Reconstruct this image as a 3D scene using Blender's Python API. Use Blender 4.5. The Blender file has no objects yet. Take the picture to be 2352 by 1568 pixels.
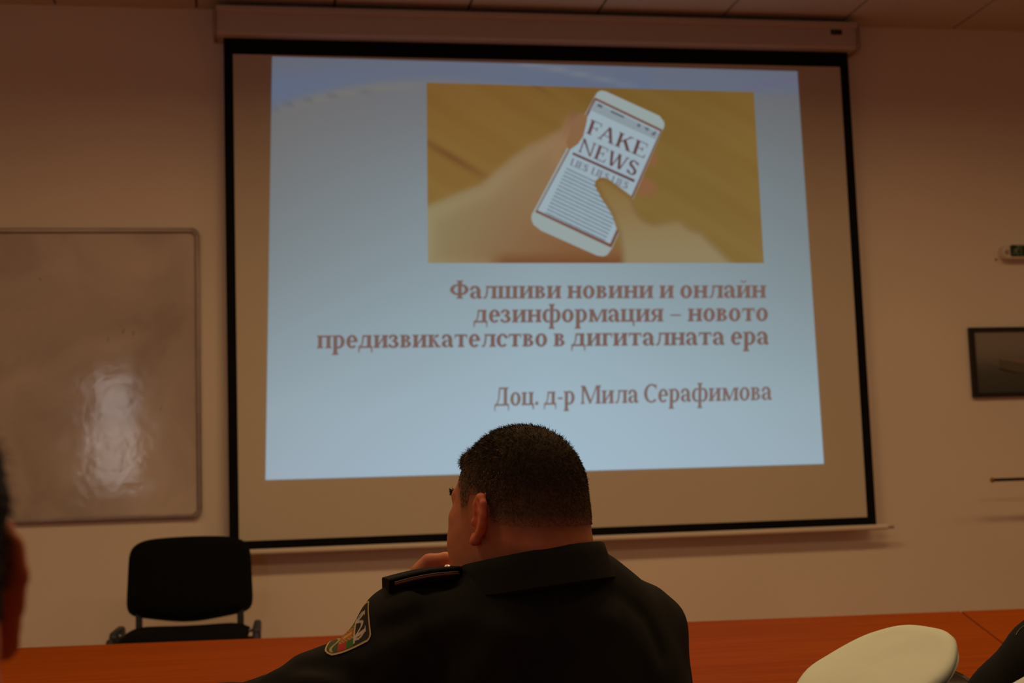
import bpy, math, random
import numpy as np
from mathutils import Vector, Matrix
from mathutils.bvhtree import BVHTree

random.seed(7)
rng = np.random.default_rng(7)
D = bpy.data
SC = bpy.context.scene
COL = SC.collection
R = math.radians

# ------------------------------------------------------------------ camera, world, lights, exposure
F_PX = 3215.0
CX, CY = 1176.0, 784.0
CAM = np.array([-1.3009, -6.0662, 1.1710])
RW = np.array([[0.98436635, 0.01433490, -0.17554885],
               [-0.17287490, -0.11218841, -0.97853361],
               [-0.03372173, 0.99358355, -0.10795635]])
cam_d = D.cameras.new('camera')
cam_d.sensor_width = 36.0
cam_d.lens = F_PX / 2352 * 36.0
cam_d.clip_start = 0.05
cam_d.dof.use_dof = True
cam_d.dof.focus_distance = 2.0
cam_d.dof.aperture_fstop = 7.5
cam = D.objects.new('camera', cam_d)
COL.objects.link(cam)
M4 = Matrix([list(RW[i]) + [CAM[i]] for i in range(3)] + [[0, 0, 0, 1]])
cam.matrix_world = M4
SC.camera = cam

SC.view_settings.view_transform = 'Standard'
SC.view_settings.look = 'None'
SC.view_settings.exposure = 0.0
SC.view_settings.gamma = 1.0
SC.view_settings.use_curve_mapping = False

w = D.worlds.new('world')
SC.world = w
w.use_nodes = True
w.node_tree.nodes['Background'].inputs[0].default_value = (0.5, 0.3, 0.18, 1)
w.node_tree.nodes['Background'].inputs[1].default_value = 0.0


def area(name, loc, size, power, color, spread=180, target=None):
    l = D.lights.new(name, 'AREA')
    l.shape = 'RECTANGLE'
    l.size, l.size_y = size
    l.energy = power
    l.color = color
    l.spread = R(spread)
    o = D.objects.new(name, l)
    o.location = loc
    if target is not None:
        o.rotation_euler = (Vector(target) - Vector(loc)).to_track_quat('-Z', 'Y').to_euler()
    COL.objects.link(o)
    return o


WARM = (1.0, 0.63, 0.285)
for i, (x, y, p) in enumerate([(-2.6, -2.1, 7), (-0.6, -2.1, 17), (1.4, -2.1, 11.5), (3.4, -2.1, 4.5),
                               (-2.6, -4.0, 8), (-0.6, -3.9, 9), (1.4, -4.0, 9)]):
    area('ceiling_lamp_light', (x, y, 3.32), (1.1, 0.28), p * 1.10, WARM, 164)


def at(u, v, d):
    """world point seen at photo pixel (u, v), d metres in front of the lens"""
    return CAM + d * (RW @ np.array([(u - CX) / F_PX, -(v - CY) / F_PX, -1.0]))


def on_y(u, v, y):
    d = RW @ np.array([(u - CX) / F_PX, -(v - CY) / F_PX, -1.0])
    return CAM + d * ((y - CAM[1]) / d[1])


def px(u, v):
    p = on_y(u, v, 0.0)
    return p[0], p[2]


def lin(c):
    """sRGB 0..255 triple -> linear"""
    c = np.asarray(c, float) / 255.0
    return np.where(c <= 0.04045, c / 12.92, ((c + 0.055) / 1.055) ** 2.4)


# ------------------------------------------------------------------ materials
def mat(name, color, rough=0.6, metal=0.0, spec=0.5, noise=None, bump=None, sheen=0.0, coat=0.0, sss=0.0):
    """principled material; noise=(scale, amount) varies the colour, bump=(scale, strength, distance)"""
    m = D.materials.new(name)
    m.use_nodes = True
    nt = m.node_tree
    b = nt.nodes['Principled BSDF']
    b.inputs['Base Color'].default_value = (*color, 1)
    b.inputs['Roughness'].default_value = rough
    b.inputs['Metallic'].default_value = metal
    b.inputs['Specular IOR Level'].default_value = spec
    b.inputs['Sheen Weight'].default_value = sheen
    b.inputs['Coat Weight'].default_value = coat
    if sss:
        b.inputs['Subsurface Weight'].default_value = sss
        b.inputs['Subsurface Radius'].default_value = (0.01, 0.003, 0.0015)
        b.inputs['Subsurface Scale'].default_value = 1.0
    tc = nt.nodes.new('ShaderNodeTexCoord')
    if noise:
        n = nt.nodes.new('ShaderNodeTexNoise')
        n.inputs['Scale'].default_value = noise[0]
        n.inputs['Detail'].default_value = 5
        r = nt.nodes.new('ShaderNodeValToRGB')
        a = noise[1]
        r.color_ramp.elements[0].position = 0.3
        r.color_ramp.elements[1].position = 0.7
        r.color_ramp.elements[0].color = (*[c * (1 - a) for c in color], 1)
        r.color_ramp.elements[1].color = (*[min(1, c * (1 + a)) for c in color], 1)
        nt.links.new(tc.outputs['Object'], n.inputs['Vector'])
        nt.links.new(n.outputs['Fac'], r.inputs['Fac'])
        nt.links.new(r.outputs['Color'], b.inputs['Base Color'])
    if bump:
        n2 = nt.nodes.new('ShaderNodeTexNoise')
        n2.inputs['Scale'].default_value = bump[0]
        n2.inputs['Detail'].default_value = 4
        bp = nt.nodes.new('ShaderNodeBump')
        bp.inputs['Strength'].default_value = bump[1]
        bp.inputs['Distance'].default_value = bump[2]
        nt.links.new(tc.outputs['Object'], n2.inputs['Vector'])
        nt.links.new(n2.outputs['Fac'], bp.inputs['Height'])
        nt.links.new(bp.outputs['Normal'], b.inputs['Normal'])
    return m


def mat_vcol(name, rough=0.6, spec=0.4, emit=False, sss=0.0, bump=None):
    """colour from the mesh attribute 'Col' (surface pattern), optionally given off as light"""
    m = D.materials.new(name)
    m.use_nodes = True
    nt = m.node_tree
    b = nt.nodes['Principled BSDF']
    a = nt.nodes.new('ShaderNodeAttribute')
    a.attribute_name = 'Col'
    b.inputs['Roughness'].default_value = rough
    b.inputs['Specular IOR Level'].default_value = spec
    if emit:
        b.inputs['Base Color'].default_value = (0, 0, 0, 1)
        b.inputs['Specular IOR Level'].default_value = 0.0
        nt.links.new(a.outputs['Color'], b.inputs['Emission Color'])
        b.inputs['Emission Strength'].default_value = 1.0
    else:
        nt.links.new(a.outputs['Color'], b.inputs['Base Color'])
    if sss:
        b.inputs['Subsurface Weight'].default_value = sss
        b.inputs['Subsurface Radius'].default_value = (0.01, 0.003, 0.0015)
        b.inputs['Subsurface Scale'].default_value = 1.0
    if bump:
        tc = nt.nodes.new('ShaderNodeTexCoord')
        n2 = nt.nodes.new('ShaderNodeTexNoise')
        n2.inputs['Scale'].default_value = bump[0]
        bp = nt.nodes.new('ShaderNodeBump')
        bp.inputs['Strength'].default_value = bump[1]
        bp.inputs['Distance'].default_value = bump[2]
        nt.links.new(tc.outputs['Object'], n2.inputs['Vector'])
        nt.links.new(n2.outputs['Fac'], bp.inputs['Height'])
        nt.links.new(bp.outputs['Normal'], b.inputs['Normal'])
    return m


def mat_emit(name, color, strength=1.0):
    m = D.materials.new(name)
    m.use_nodes = True
    b = m.node_tree.nodes['Principled BSDF']
    b.inputs['Base Color'].default_value = (0, 0, 0, 1)
    b.inputs['Specular IOR Level'].default_value = 0.0
    b.inputs['Emission Color'].default_value = (*color, 1)
    b.inputs['Emission Strength'].default_value = strength
    return m


def mat_wood(name, c0, c1, rough=0.35):
    m = D.materials.new(name)
    m.use_nodes = True
    nt = m.node_tree
    b = nt.nodes['Principled BSDF']
    b.inputs['Roughness'].default_value = rough
    b.inputs['Specular IOR Level'].default_value = 0.03
    tc = nt.nodes.new('ShaderNodeTexCoord')
    mp = nt.nodes.new('ShaderNodeMapping')
    mp.inputs['Scale'].default_value = (1.2, 22, 22)
    mp.inputs['Rotation'].default_value = (0, 0, 0.126)
    n = nt.nodes.new('ShaderNodeTexNoise')
    n.inputs['Scale'].default_value = 1.6
    n.inputs['Detail'].default_value = 7
    n.inputs['Distortion'].default_value = 0.4
    r = nt.nodes.new('ShaderNodeValToRGB')
    r.color_ramp.elements[0].position = 0.32
    r.color_ramp.elements[1].position = 0.68
    r.color_ramp.elements[0].color = (*c0, 1)
    r.color_ramp.elements[1].color = (*c1, 1)
    nt.links.new(tc.outputs['Object'], mp.inputs['Vector'])
    nt.links.new(mp.outputs['Vector'], n.inputs['Vector'])
    nt.links.new(n.outputs['Fac'], r.inputs['Fac'])
    nt.links.new(r.outputs['Color'], b.inputs['Base Color'])
    return m


def mat_whiteboard(name):
    m = D.materials.new(name)
    m.use_nodes = True
    nt = m.node_tree
    b = nt.nodes['Principled BSDF']
    b.inputs['Specular IOR Level'].default_value = 0.5
    tc = nt.nodes.new('ShaderNodeTexCoord')
    n = nt.nodes.new('ShaderNodeTexNoise')
    n.inputs['Scale'].default_value = 2.3
    n.inputs['Detail'].default_value = 6
    n.inputs['Distortion'].default_value = 0.8
    r = nt.nodes.new('ShaderNodeValToRGB')
    r.color_ramp.elements[0].position = 0.33
    r.color_ramp.elements[1].position = 0.66
    r.color_ramp.elements[0].color = (0.42, 0.36, 0.34, 1)
    r.color_ramp.elements[1].color = (0.62, 0.55, 0.52, 1)
    n2 = nt.nodes.new('ShaderNodeTexNoise')
    n2.inputs['Scale'].default_value = 9
    n2.inputs['Detail'].default_value = 5
    mr = nt.nodes.new('ShaderNodeMapRange')
    mr.inputs['To Min'].default_value = 0.05
    mr.inputs['To Max'].default_value = 0.13
    bp = nt.nodes.new('ShaderNodeBump')
    bp.inputs['Strength'].default_value = 0.10
    bp.inputs['Distance'].default_value = 0.01
    nt.links.new(tc.outputs['Object'], n.inputs['Vector'])
    nt.links.new(n.outputs['Fac'], r.inputs['Fac'])
    nt.links.new(r.outputs['Color'], b.inputs['Base Color'])
    nt.links.new(tc.outputs['Object'], n2.inputs['Vector'])
    nt.links.new(n2.outputs['Fac'], mr.inputs['Value'])
    nt.links.new(mr.outputs['Result'], b.inputs['Roughness'])
    nt.links.new(n2.outputs['Fac'], bp.inputs['Height'])
    nt.links.new(bp.outputs['Normal'], b.inputs['Normal'])
    return m


MT = dict(
    wall=mat('wall_paint', (0.80, 0.735, 0.67), 0.9, spec=0.2, noise=(1.5, 0.03), bump=(60, 0.08, 0.002)),
    ceiling=mat('ceiling_tile', (0.62, 0.56, 0.50), 0.95, spec=0.1, noise=(40, 0.05), bump=(120, 0.2, 0.002)),
    seam=mat('ceiling_seam', (0.30, 0.26, 0.23), 0.95, spec=0.1),
    floor=mat('floor_parquet', (0.42, 0.16, 0.06), 0.6, spec=0.25, noise=(6, 0.15)),
    podium=mat('podium_boards', (0.42, 0.16, 0.06), 0.55, spec=0.3, noise=(8, 0.2)),
    fabric=mat('screen_fabric', (0.62, 0.58, 0.50), 0.95, spec=0.05, noise=(2, 0.02)),
    black_border=mat('screen_black_border', (0.010, 0.010, 0.010), 0.95, spec=0.02, noise=(30, 0.1)),
    case=mat('screen_case_metal', (0.55, 0.49, 0.45), 0.5, spec=0.3, noise=(4, 0.03)),
    case_dark=mat('screen_case_end', (0.36, 0.30, 0.27), 0.6, spec=0.3, noise=(4, 0.03)),
    bar=mat('weight_bar', (0.72, 0.66, 0.60), 0.45, spec=0.4, noise=(4, 0.03)),
    badge=mat('badge_black', (0.012, 0.012, 0.013), 0.5, noise=(30, 0.1)),
    board=mat_whiteboard('whiteboard_enamel'),
    alu=mat('aluminium_frame', (0.36, 0.30, 0.27), 0.38, metal=0.55, noise=(12, 0.1)),
    corner=mat('corner_plastic', (0.28, 0.24, 0.22), 0.5, noise=(12, 0.1)),
    chair_fabric=mat('chair_fabric', (0.006, 0.006, 0.006), 0.95, spec=0.05, noise=(200, 0.3), bump=(400, 0.3, 0.002)),
    chair_metal=mat('chair_metal', (0.022, 0.023, 0.025), 0.55, spec=0.5, noise=(10, 0.1)),
    chair_plastic=mat('chair_plastic', (0.016, 0.016, 0.017), 0.5, spec=0.4, noise=(20, 0.1)),
    bolt=mat('bolt_steel', (0.5, 0.5, 0.5), 0.3, metal=1.0, noise=(20, 0.1)),
    wood=mat_wood('table_veneer', (0.235, 0.042, 0.0001), (0.32, 0.064, 0.0003), 0.75),
    wood_edge=mat('table_edge', (0.20, 0.030, 0.003), 0.5, noise=(8, 0.2)),
    cap_white=mat('cap_cream_cloth', (0.70, 0.80, 0.73), 0.8, spec=0.15, noise=(6, 0.03), bump=(9, 0.12, 0.02)),
    cap_black=mat('cap_black', (0.010, 0.009, 0.009), 0.6, noise=(40, 0.2)),
    patent=mat('cap_peak_patent', (0.006, 0.006, 0.006), 0.15, coat=0.5, noise=(10, 0.1)),
    gold=mat('gold_thread', (0.60, 0.42, 0.12), 0.4, metal=0.6, noise=(80, 0.2)),
    jacket=mat('uniform_cloth', (0.021, 0.022, 0.022), 0.9, spec=0.08, noise=(6, 0.12), bump=(900, 0.25, 0.001)),
    jacket_dark=mat('uniform_dark', (0.008, 0.007, 0.007), 0.85, spec=0.1, noise=(20, 0.2)),
    piping=mat('epaulette_piping', (0.085, 0.016, 0.016), 0.7, noise=(60, 0.1)),
    thread=mat('grey_thread', (0.22, 0.18, 0.16), 0.6, noise=(60, 0.1)),
    trousers=mat('trouser_cloth', (0.012, 0.012, 0.014), 0.9, spec=0.08, noise=(20, 0.2)),
    shoe=mat('shoe_leather', (0.010, 0.009, 0.009), 0.3, noise=(20, 0.2)),
    silver=mat('button_silver', (0.6, 0.58, 0.55), 0.3, metal=1.0, noise=(40, 0.1)),
    eye=mat('eye_white', (0.6, 0.55, 0.5), 0.2, noise=(40, 0.1)),
    frame=mat('picture_frame_black', (0.010, 0.007, 0.006), 0.5, noise=(20, 0.2)),
    rod=mat('rod_black', (0.010, 0.008, 0.007), 0.5, noise=(20, 0.2)),
    brass=mat('brass', (0.25, 0.11, 0.03), 0.35, metal=0.8, noise=(20, 0.1)),
    lamp_white=mat('sign_casing', (0.70, 0.66, 0.58), 0.4, noise=(20, 0.05)),
    sign_green=mat('sign_green', (0.006, 0.030, 0.012), 0.35, noise=(20, 0.1)),
    sign_pale=mat('sign_pale', (0.24, 0.27, 0.22), 0.5, noise=(20, 0.1)),
    screw=mat('wall_plug', (0.12, 0.06, 0.03), 0.8, noise=(20, 0.1)),
    vcol=mat_vcol('printed_surface', 0.7),
    skin=mat_vcol('skin', 0.55, 0.35, sss=0.12, bump=(350, 0.15, 0.0008)),
    hair=mat_vcol('hair', 0.75, 0.12),
    slide=mat_vcol('projected_image', emit=True),
)


# ------------------------------------------------------------------ object helpers
def tag(o, label=None, cat=None, group=None, kind=None):
    if label:
        o['label'] = label
    if cat:
        o['category'] = cat
    if group:
        o['group'] = group
    if kind:
        o['kind'] = kind
    return o


def empty(name, loc, label, cat, rz=0.0, group=None):
    o = D.objects.new(name, None)
    o.empty_display_size = 0.05
    o.location = loc
    o.rotation_euler = (0, 0, rz)
    COL.objects.link(o)
    return tag(o, label, cat, group)


def mesh_obj(name, verts, faces, material, parent=None, smooth=False, cols=None, world=True):
    """one mesh object; verts are world coordinates unless world=False (parent space)"""
    me = D.meshes.new(name)
    v = np.asarray(verts, float)
    if parent is not None and world:
        Mi = np.array(parent_matrix(parent).inverted())
        v = v @ Mi[:3, :3].T + Mi[:3, 3]
    me.from_pydata(v.tolist(), [], [tuple(int(i) for i in f) for f in faces])
    if cols is not None:
        a = me.color_attributes.new('Col', 'FLOAT_COLOR', 'POINT')
        c = np.ones((len(v), 4), np.float32)
        c[:, :3] = cols
        a.data.foreach_set('color', c.ravel())
    if smooth:
        me.polygons.foreach_set('use_smooth', np.ones(len(me.polygons), bool))
    me.materials.append(material)
    me.update()
    o = D.objects.new(name, me)
    COL.objects.link(o)
    if parent is not None:
        o.parent = parent
    return o


def parent_matrix(o):
    m = o.matrix_basis.copy()
    while o.parent is not None:
        o = o.parent
        m = o.matrix_basis @ m
    return m


class MB:
    """collects shapes for one mesh"""

    def __init__(self):
        self.v, self.f = [], []

    def add(self, v, f):
        n = len(self.v)
        self.v += [tuple(map(float, p)) for p in v]
        self.f += [tuple(i + n for i in q) for q in f]
        return self

    def box(self, lo, hi):
        x0, y0, z0 = lo
        x1, y1, z1 = hi
        return self.add([(x0, y0, z0), (x1, y0, z0), (x1, y1, z0), (x0, y1, z0), (x0, y0, z1), (x1, y0, z1), (x1, y1, z1), (x0, y1, z1)],
                        [(3, 2, 1, 0), (4, 5, 6, 7), (0, 1, 5, 4), (1, 2, 6, 5), (2, 3, 7, 6), (3, 0, 4, 7)])

    def prism(self, poly, axis, a, b):
        """polygon (list of 2-tuples) extruded along axis 'x','y' or 'z' from a to b"""
        def p3(p, t):
            return {'x': (t, p[0], p[1]), 'y': (p[0], t, p[1]), 'z': (p[0], p[1], t)}[axis]
        n = len(poly)
        vs = [p3(p, a) for p in poly] + [p3(p, b) for p in poly]
        fs = [tuple(range(n))[::-1], tuple(range(n, 2 * n))] + [(i, (i + 1) % n, n + (i + 1) % n, n + i) for i in range(n)]
        return self.add(vs, fs)

    def tube(self, pts, r, seg=10, caps=True):
        pts = [np.array(p, float) for p in pts]
        rs = r if isinstance(r, (list, tuple)) else [r] * len(pts)
        n = len(pts)
        vs, fs = [], []
        t0 = pts[1] - pts[0]
        ref = np.array([0, 0, 1.0]) if abs(t0[2]) < 0.9 * np.linalg.norm(t0) else np.array([1.0, 0, 0])
        for i, p in enumerate(pts):
            t = pts[min(i + 1, n - 1)] - pts[max(i - 1, 0)]
            t = t / np.linalg.norm(t)
            a = np.cross(ref, t)
            a /= np.linalg.norm(a)
            ref = np.cross(t, a)
            for k in range(seg):
                th = 2 * math.pi * k / seg
                vs.append(p + rs[i] * (math.cos(th) * a + math.sin(th) * ref))
        for i in range(n - 1):
            for k in range(seg):
                k2 = (k + 1) % seg
                fs.append((i * seg + k, i * seg + k2, (i + 1) * seg + k2, (i + 1) * seg + k))
        if caps:
            fs.append(tuple(range(seg))[::-1])
            fs.append(tuple(range((n - 1) * seg, n * seg)))
        return self.add(vs, fs)

    def lathe(self, prof, seg=32, mtx=None, caps=True):
        """profile of (r, z) about z"""
        vs, fs = [], []
        n = len(prof)
        for (r, z) in prof:
            for k in range(seg):
                th = 2 * math.pi * k / seg
                p = (r * math.cos(th), r * math.sin(th), z)
                vs.append(tuple(mtx @ Vector(p)) if mtx else p)
        for i in range(n - 1):
            for k in range(seg):
                k2 = (k + 1) % seg
                fs.append((i * seg + k, i * seg + k2, (i + 1) * seg + k2, (i + 1) * seg + k))
        if caps:
            fs.append(tuple(range(seg))[::-1])
            fs.append(tuple(range((n - 1) * seg, n * seg)))
        return self.add(vs, fs)

    def build(self, name, m, parent=None, smooth=False, world=True, bevel=0.0, bseg=2, angle=30):
        o = mesh_obj(name, self.v, self.f, m, parent, False, None, world)
        if smooth:
            o.data.polygons.foreach_set('use_smooth', np.ones(len(o.data.polygons), bool))
            o.data.set_sharp_from_angle(angle=R(angle))
        if bevel:
            b = o.modifiers.new('bevel', 'BEVEL')
            b.width = bevel
            b.segments = bseg
            b.limit_method = 'ANGLE'
            b.angle_limit = R(40)
            o.data.polygons.foreach_set('use_smooth', np.ones(len(o.data.polygons), bool))
            o.data.set_sharp_from_angle(angle=R(35))
        return o


def rounded(cx, cy, hx, hy, r, seg=6):
    out = []
    for (sx, sy, a0) in ((1, 1, 0), (-1, 1, 90), (-1, -1, 180), (1, -1, 270)):
        for k in range(seg + 1):
            a = R(a0 + 90 * k / seg)
            out.append((cx + sx * (hx - r) + r * math.cos(a), cy + sy * (hy - r) + r * math.sin(a)))
    return out


def copy_tree(o, parent=None):
    c = o.copy()
    COL.objects.link(c)
    if parent is not None:
        c.parent = parent
    for ch in list(o.children):
        copy_tree(ch, c)
    return c


# ------------------------------------------------------------------ the room
WY = 0.08            # face of the front wall
ZC = 3.35            # ceiling
XL, XR, YB = -4.2, 4.8, -8.6

def struct(name, mb, m):
    o = mb.build(name, m)
    o['kind'] = 'structure'
    return o

struct('floor', MB().box((XL, YB, -0.1), (XR, WY, 0)), MT['floor'])
struct('wall_front', MB().box((XL - 0.1, WY, -0.1), (XR + 0.1, WY + 0.15, ZC + 0.1)), MT['wall'])
struct('wall_left', MB().box((XL - 0.15, YB, -0.1), (XL, WY, ZC + 0.1)), MT['wall'])
struct('wall_right', MB().box((XR, YB, -0.1), (XR + 0.15, WY, ZC + 0.1)), MT['wall'])
# back wall with a tall window opening
wx0, wx1, wz0, wz1 = -3.04, -2.58, 1.35, 2.55
mb = MB()
mb.box((XL - 0.1, YB - 0.15, -0.1), (wx0, YB, ZC + 0.1)).box((wx1, YB - 0.15, -0.1), (XR + 0.1, YB, ZC + 0.1))
mb.box((wx0, YB - 0.15, -0.1), (wx1, YB, wz0)).box((wx0, YB - 0.15, wz1), (wx1, YB, ZC + 0.1))
struct('wall_back', mb, MT['wall'])
wn = struct('window_1', MB().box((wx0, YB - 0.12, wz0), (wx1, YB - 0.10, wz1)), mat_emit('daylight_pane', (1.0, 0.93, 0.90), 4.6))
mb = MB()
for a, b in (((wx0, wz0), (wx0 + .04, wz1)), ((wx1 - .04, wz0), (wx1, wz1)), ((wx0, wz0), (wx1, wz0 + .04)), ((wx0, wz1 - .04), (wx1, wz1))):
    mb.box((a[0], YB - 0.10, a[1]), (b[0], YB - 0.02, b[1]))
mb.build('window_frame', MT['case'], wn)
# ceiling of square tiles between thin sunk seams
mb = MB()
seam = MB().box((XL, YB, ZC + 0.012), (XR, WY, ZC + 0.1))
T = 0.60
sx0 = on_y(1360, 5, WY)[0]
sy0 = WY
g = 0.006
nx = int((XR - XL) / T) + 3
for i in range(-8, 10):
    for j in range(16):
        x0, x1 = sx0 + i * T + g, sx0 + (i + 1) * T - g
        y1, y0 = sy0 - j * T - (g if j else 0), sy0 - (j + 1) * T + g
        x0, x1, y0 = max(x0, XL), min(x1, XR), max(y0, YB)
        if x1 - x0 > 0.02 and y1 - y0 > 0.02:
            mb.box((x0, y0, ZC), (x1, y1, ZC + 0.03))
cl = struct('ceiling', mb, MT['ceiling'])
seam.build('seam_backing', MT['seam'], cl)
# low platform in front of the screen wall
struct('trim_1', MB().box((XL, -1.25, 0), (XR, WY, 0.22)), MT['podium'])
struct('baseboard_front', MB().box((XL, WY - 0.015, 0.22), (XR, WY, 0.30)), MT['podium'])

# ------------------------------------------------------------------ projection screen
def quad_ring(outer, inner, y):
    """flat four-sided ring on the plane y"""
    v = [(p[0], y, p[1]) for p in outer] + [(p[0], y, p[1]) for p in inner]
    f = [(i, (i + 1) % 4, 4 + (i + 1) % 4, 4 + i) for i in range(4)]
    return v, f

SW, SH, SZ = 2.9, 2.9 / 1.296, 0.975
scr = empty('projection_screen', (0, WY, SZ), 'white wall-hung pull-down projection screen with black border showing a slide', 'projection screen')
xa, xb = -SW / 2, SW / 2
za, zb = SZ, SZ + SH
ix0, iz1 = px(535, 124)
ix1, iz0 = px(1992, 1187)
MB().box((xa, 0.001, za - 0.02), (xb, 0.004, zb + 0.06)).build('fabric', MT['fabric'], scr)
v, f = quad_ring([(xa, za), (xb, za), (xb, zb + 0.04), (xa, zb + 0.04)], [(ix0, iz0), (ix1, iz0), (ix1, iz1), (ix0, iz1)], 0.0)
f = [q[::-1] for q in f]
mesh_obj('black_border', v, [q[::-1] for q in f], MT['black_border'], scr)
# weight bar along the lower hem
MB().tube([(xa - 0.02, 0.004, za - 0.012), (xb + 0.055, 0.004, za - 0.012)], 0.0125, 12).build('weight_bar', MT['bar'], scr, smooth=True)
MB().tube([(xb + 0.055, 0.004, za - 0.014), (xb + 0.085, 0.004, za - 0.014)], 0.007, 10).build('bar_end_cap', MT['case_dark'], scr, smooth=True)
# case: long box with a folded upper lip
cy0, cy1 = -0.055, WY
c_left = on_y(496, 60, cy0)[0]
c_right = on_y(1968, 90, cy0)[0]
cz0 = on_y(1200, 94, cy0)[2]
cz1 = on_y(1200, 46, cy0)[2]
czt = on_y(1200, 32, cy0 - 0.01)[2]
prof = [(cy0 + 0.012, cz0), (cy0, cz0 + 0.012), (cy0, cz1), (cy0 - 0.020, cz1 + 0.004), (cy0 - 0.020, czt), (cy1, czt), (cy1, cz0)]
MB().prism(prof, 'x', c_left, c_right).build('case', MT['case'], scr, bevel=0.002)
for s, x in ((-1, c_left), (1, c_right)):
    prof2 = rounded((cy0 + cy1) / 2 - 0.006, (cz0 + czt) / 2, (cy1 - cy0) / 2 + 0.006, (czt - cz0) / 2 + 0.006, 0.03)
    prof2 = [(min(p[0], cy1), p[1]) for p in prof2]
    MB().prism(prof2, 'x', x - (0.014 if s < 0 else 0), x + (0.014 if s > 0 else 0)).build('end_cap', MT['case_dark'], scr, bevel=0.004)
b0 = on_y(1908, 68, cy0)
b1 = on_y(1934, 80, cy0)
bd = MB().box((b0[0], cy0 - 0.002, b1[2]), (b1[0], cy0, b0[2])).build('maker_badge', MT['badge'], scr)
MB().box((b0[0] + .006, cy0 - 0.0025, b1[2] + .006), (b0[0] + .024, cy0 - .002, b0[2] - .006)).build('badge_print', mat('badge_print', (0.03, 0.03, 0.032), 0.5, noise=(30, .1)), bd)
MB().box((c_left + 0.03, cy0 + 0.02, czt), (c_right - 0.03, WY, czt + 0.018)).build('mounting_rail', MT['case_dark'], scr)

# ---- the projected slide: flat picture lying on the fabric
SL = -0.0015


def grid_img(name, corners, nu, nv, fn, y, parent, m):
    """corners TL,TR,BR,BL in photo pixels; fn(U,V) -> sRGB rows, with U,V photo pixels"""
    tl, tr, br, bl = [np.array(c, float) for c in corners]
    s = np.linspace(0, 1, nu)[None, :, None]
    t = np.linspace(0, 1, nv)[:, None, None]
    P = (1 - t) * ((1 - s) * tl + s * tr) + t * ((1 - s) * bl + s * br)
    P = P.reshape(-1, 2)
    c = lin(fn(P[:, 0], P[:, 1]))
    vs = [(*(px(u, v)),) for u, v in P]
    vs = [(a, y, b) for a, b in vs]
    fs = []
    for j in range(nv - 1):
        for i in range(nu - 1):
            k = j * nu + i
            fs.append((k, k + nu, k + nu + 1, k + 1))
    return mesh_obj(name, vs, fs, m, parent, cols=c)


def lerp_pts(x, xs, ys):
    return np.interp(x, xs, ys)


def slide_bg(U, V):
    s = np.clip((U - 615) / 1250.0, 0, 1)
    t = np.clip((V - 130) / 950.0, 0, 1)
    key_t = [0, 0.14, 0.3, 0.5, 0.68, 0.85, 1.0]  # template gradient with the screen's hot-spot sheen painted in, brightest low centre
    lft = np.array([(100, 95, 98), (108, 106, 106), (113, 115, 116), (122, 131, 135), (134, 147, 154), (146, 162, 171), (151, 166, 178)], float)
    mid = np.array([(104, 107, 118), (113, 117, 122), (125, 138, 145), (138, 155, 163), (148, 170, 180), (157, 179, 192), (160, 183, 198)], float)
    rgt = np.array([(98, 94, 98), (104, 106, 108), (112, 119, 122), (122, 134, 138), (134, 150, 156), (146, 165, 174), (150, 168, 180)], float)
    out = np.zeros((len(U), 3))
    for k in range(3):
        a = np.interp(t, key_t, lft[:, k])
        b = np.interp(t, key_t, mid[:, k])
        c = np.interp(t, key_t, rgt[:, k])
        out[:, k] = np.where(s < 0.5, a + (b - a) * (s / 0.5) ** 0.8, b + (c - b) * ((s - 0.5) / 0.5) ** 1.4)
    # template wave: bluish sweep above the curve, pale band along it
    cu = [600, 640, 700, 780, 860, 930, 1000, 1080, 1150, 1300]
    cv = [262, 240, 222, 203, 190, 183, 180, 184, 192, 215]
    wv = np.interp(U, cu, cv)
    above = 1 / (1 + np.exp((V - wv) / 5.0))
    edge = np.clip(1 - (U - 1000) / 500, 0.0, 1)
    blue = np.array([92, 103, 128.])
    depth = np.clip((V - 120) / 75.0, 0, 1)
    k = above * (0.25 + 0.6 * depth) * np.where(U < 1500, 1, 0.7)
    out = out * (1 - k[:, None]) + blue * k[:, None]
    band = np.exp(-((V - (wv + 12)) / 12.0) ** 2) * np.clip((1080 - U) / 200, 0, 1) * np.clip((U - 630) / 80, 0, 1)
    out += band[:, None] * np.array([8, 6, -2.])
    wv2 = wv + np.interp(U, [600, 640, 900, 1000], [0, 6, 22, 26])
    line = np.exp(-((V - wv2) / 2.2) ** 2) * np.clip((1010 - U) / 250, 0, 1)
    out -= line[:, None] * np.array([12, 11, 8.])
    # second crossing wave on the right
    w3 = np.interp(U, [1180, 1240, 1330, 1420, 1500], [142, 150, 170, 190, 203])
    b3 = np.exp(-((V - w3) / 5.0) ** 2) * np.clip((U - 1180) / 20, 0, 1) * np.clip((1480 - U) / 60, 0, 1)
    out += b3[:, None] * np.array([14, 12, 4.])
    w4 = np.interp(U, [1690, 1760, 1840], [208, 193, 180])
    b4 = np.exp(-((V - w4) / 6.0) ** 2) * np.clip((U - 1690) / 40, 0, 1)
    out += b4[:, None] * np.array([4, -6, 2.])
    return np.clip(out, 0, 255)


slide = grid_img('projected_slide', [(625, 130), (1831, 164), (1892, 1065), (610, 1102)], 110, 90, slide_bg, SL, scr, MT['slide'])
tag(slide, 'pale blue projected slide with brown Cyrillic title')


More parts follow.
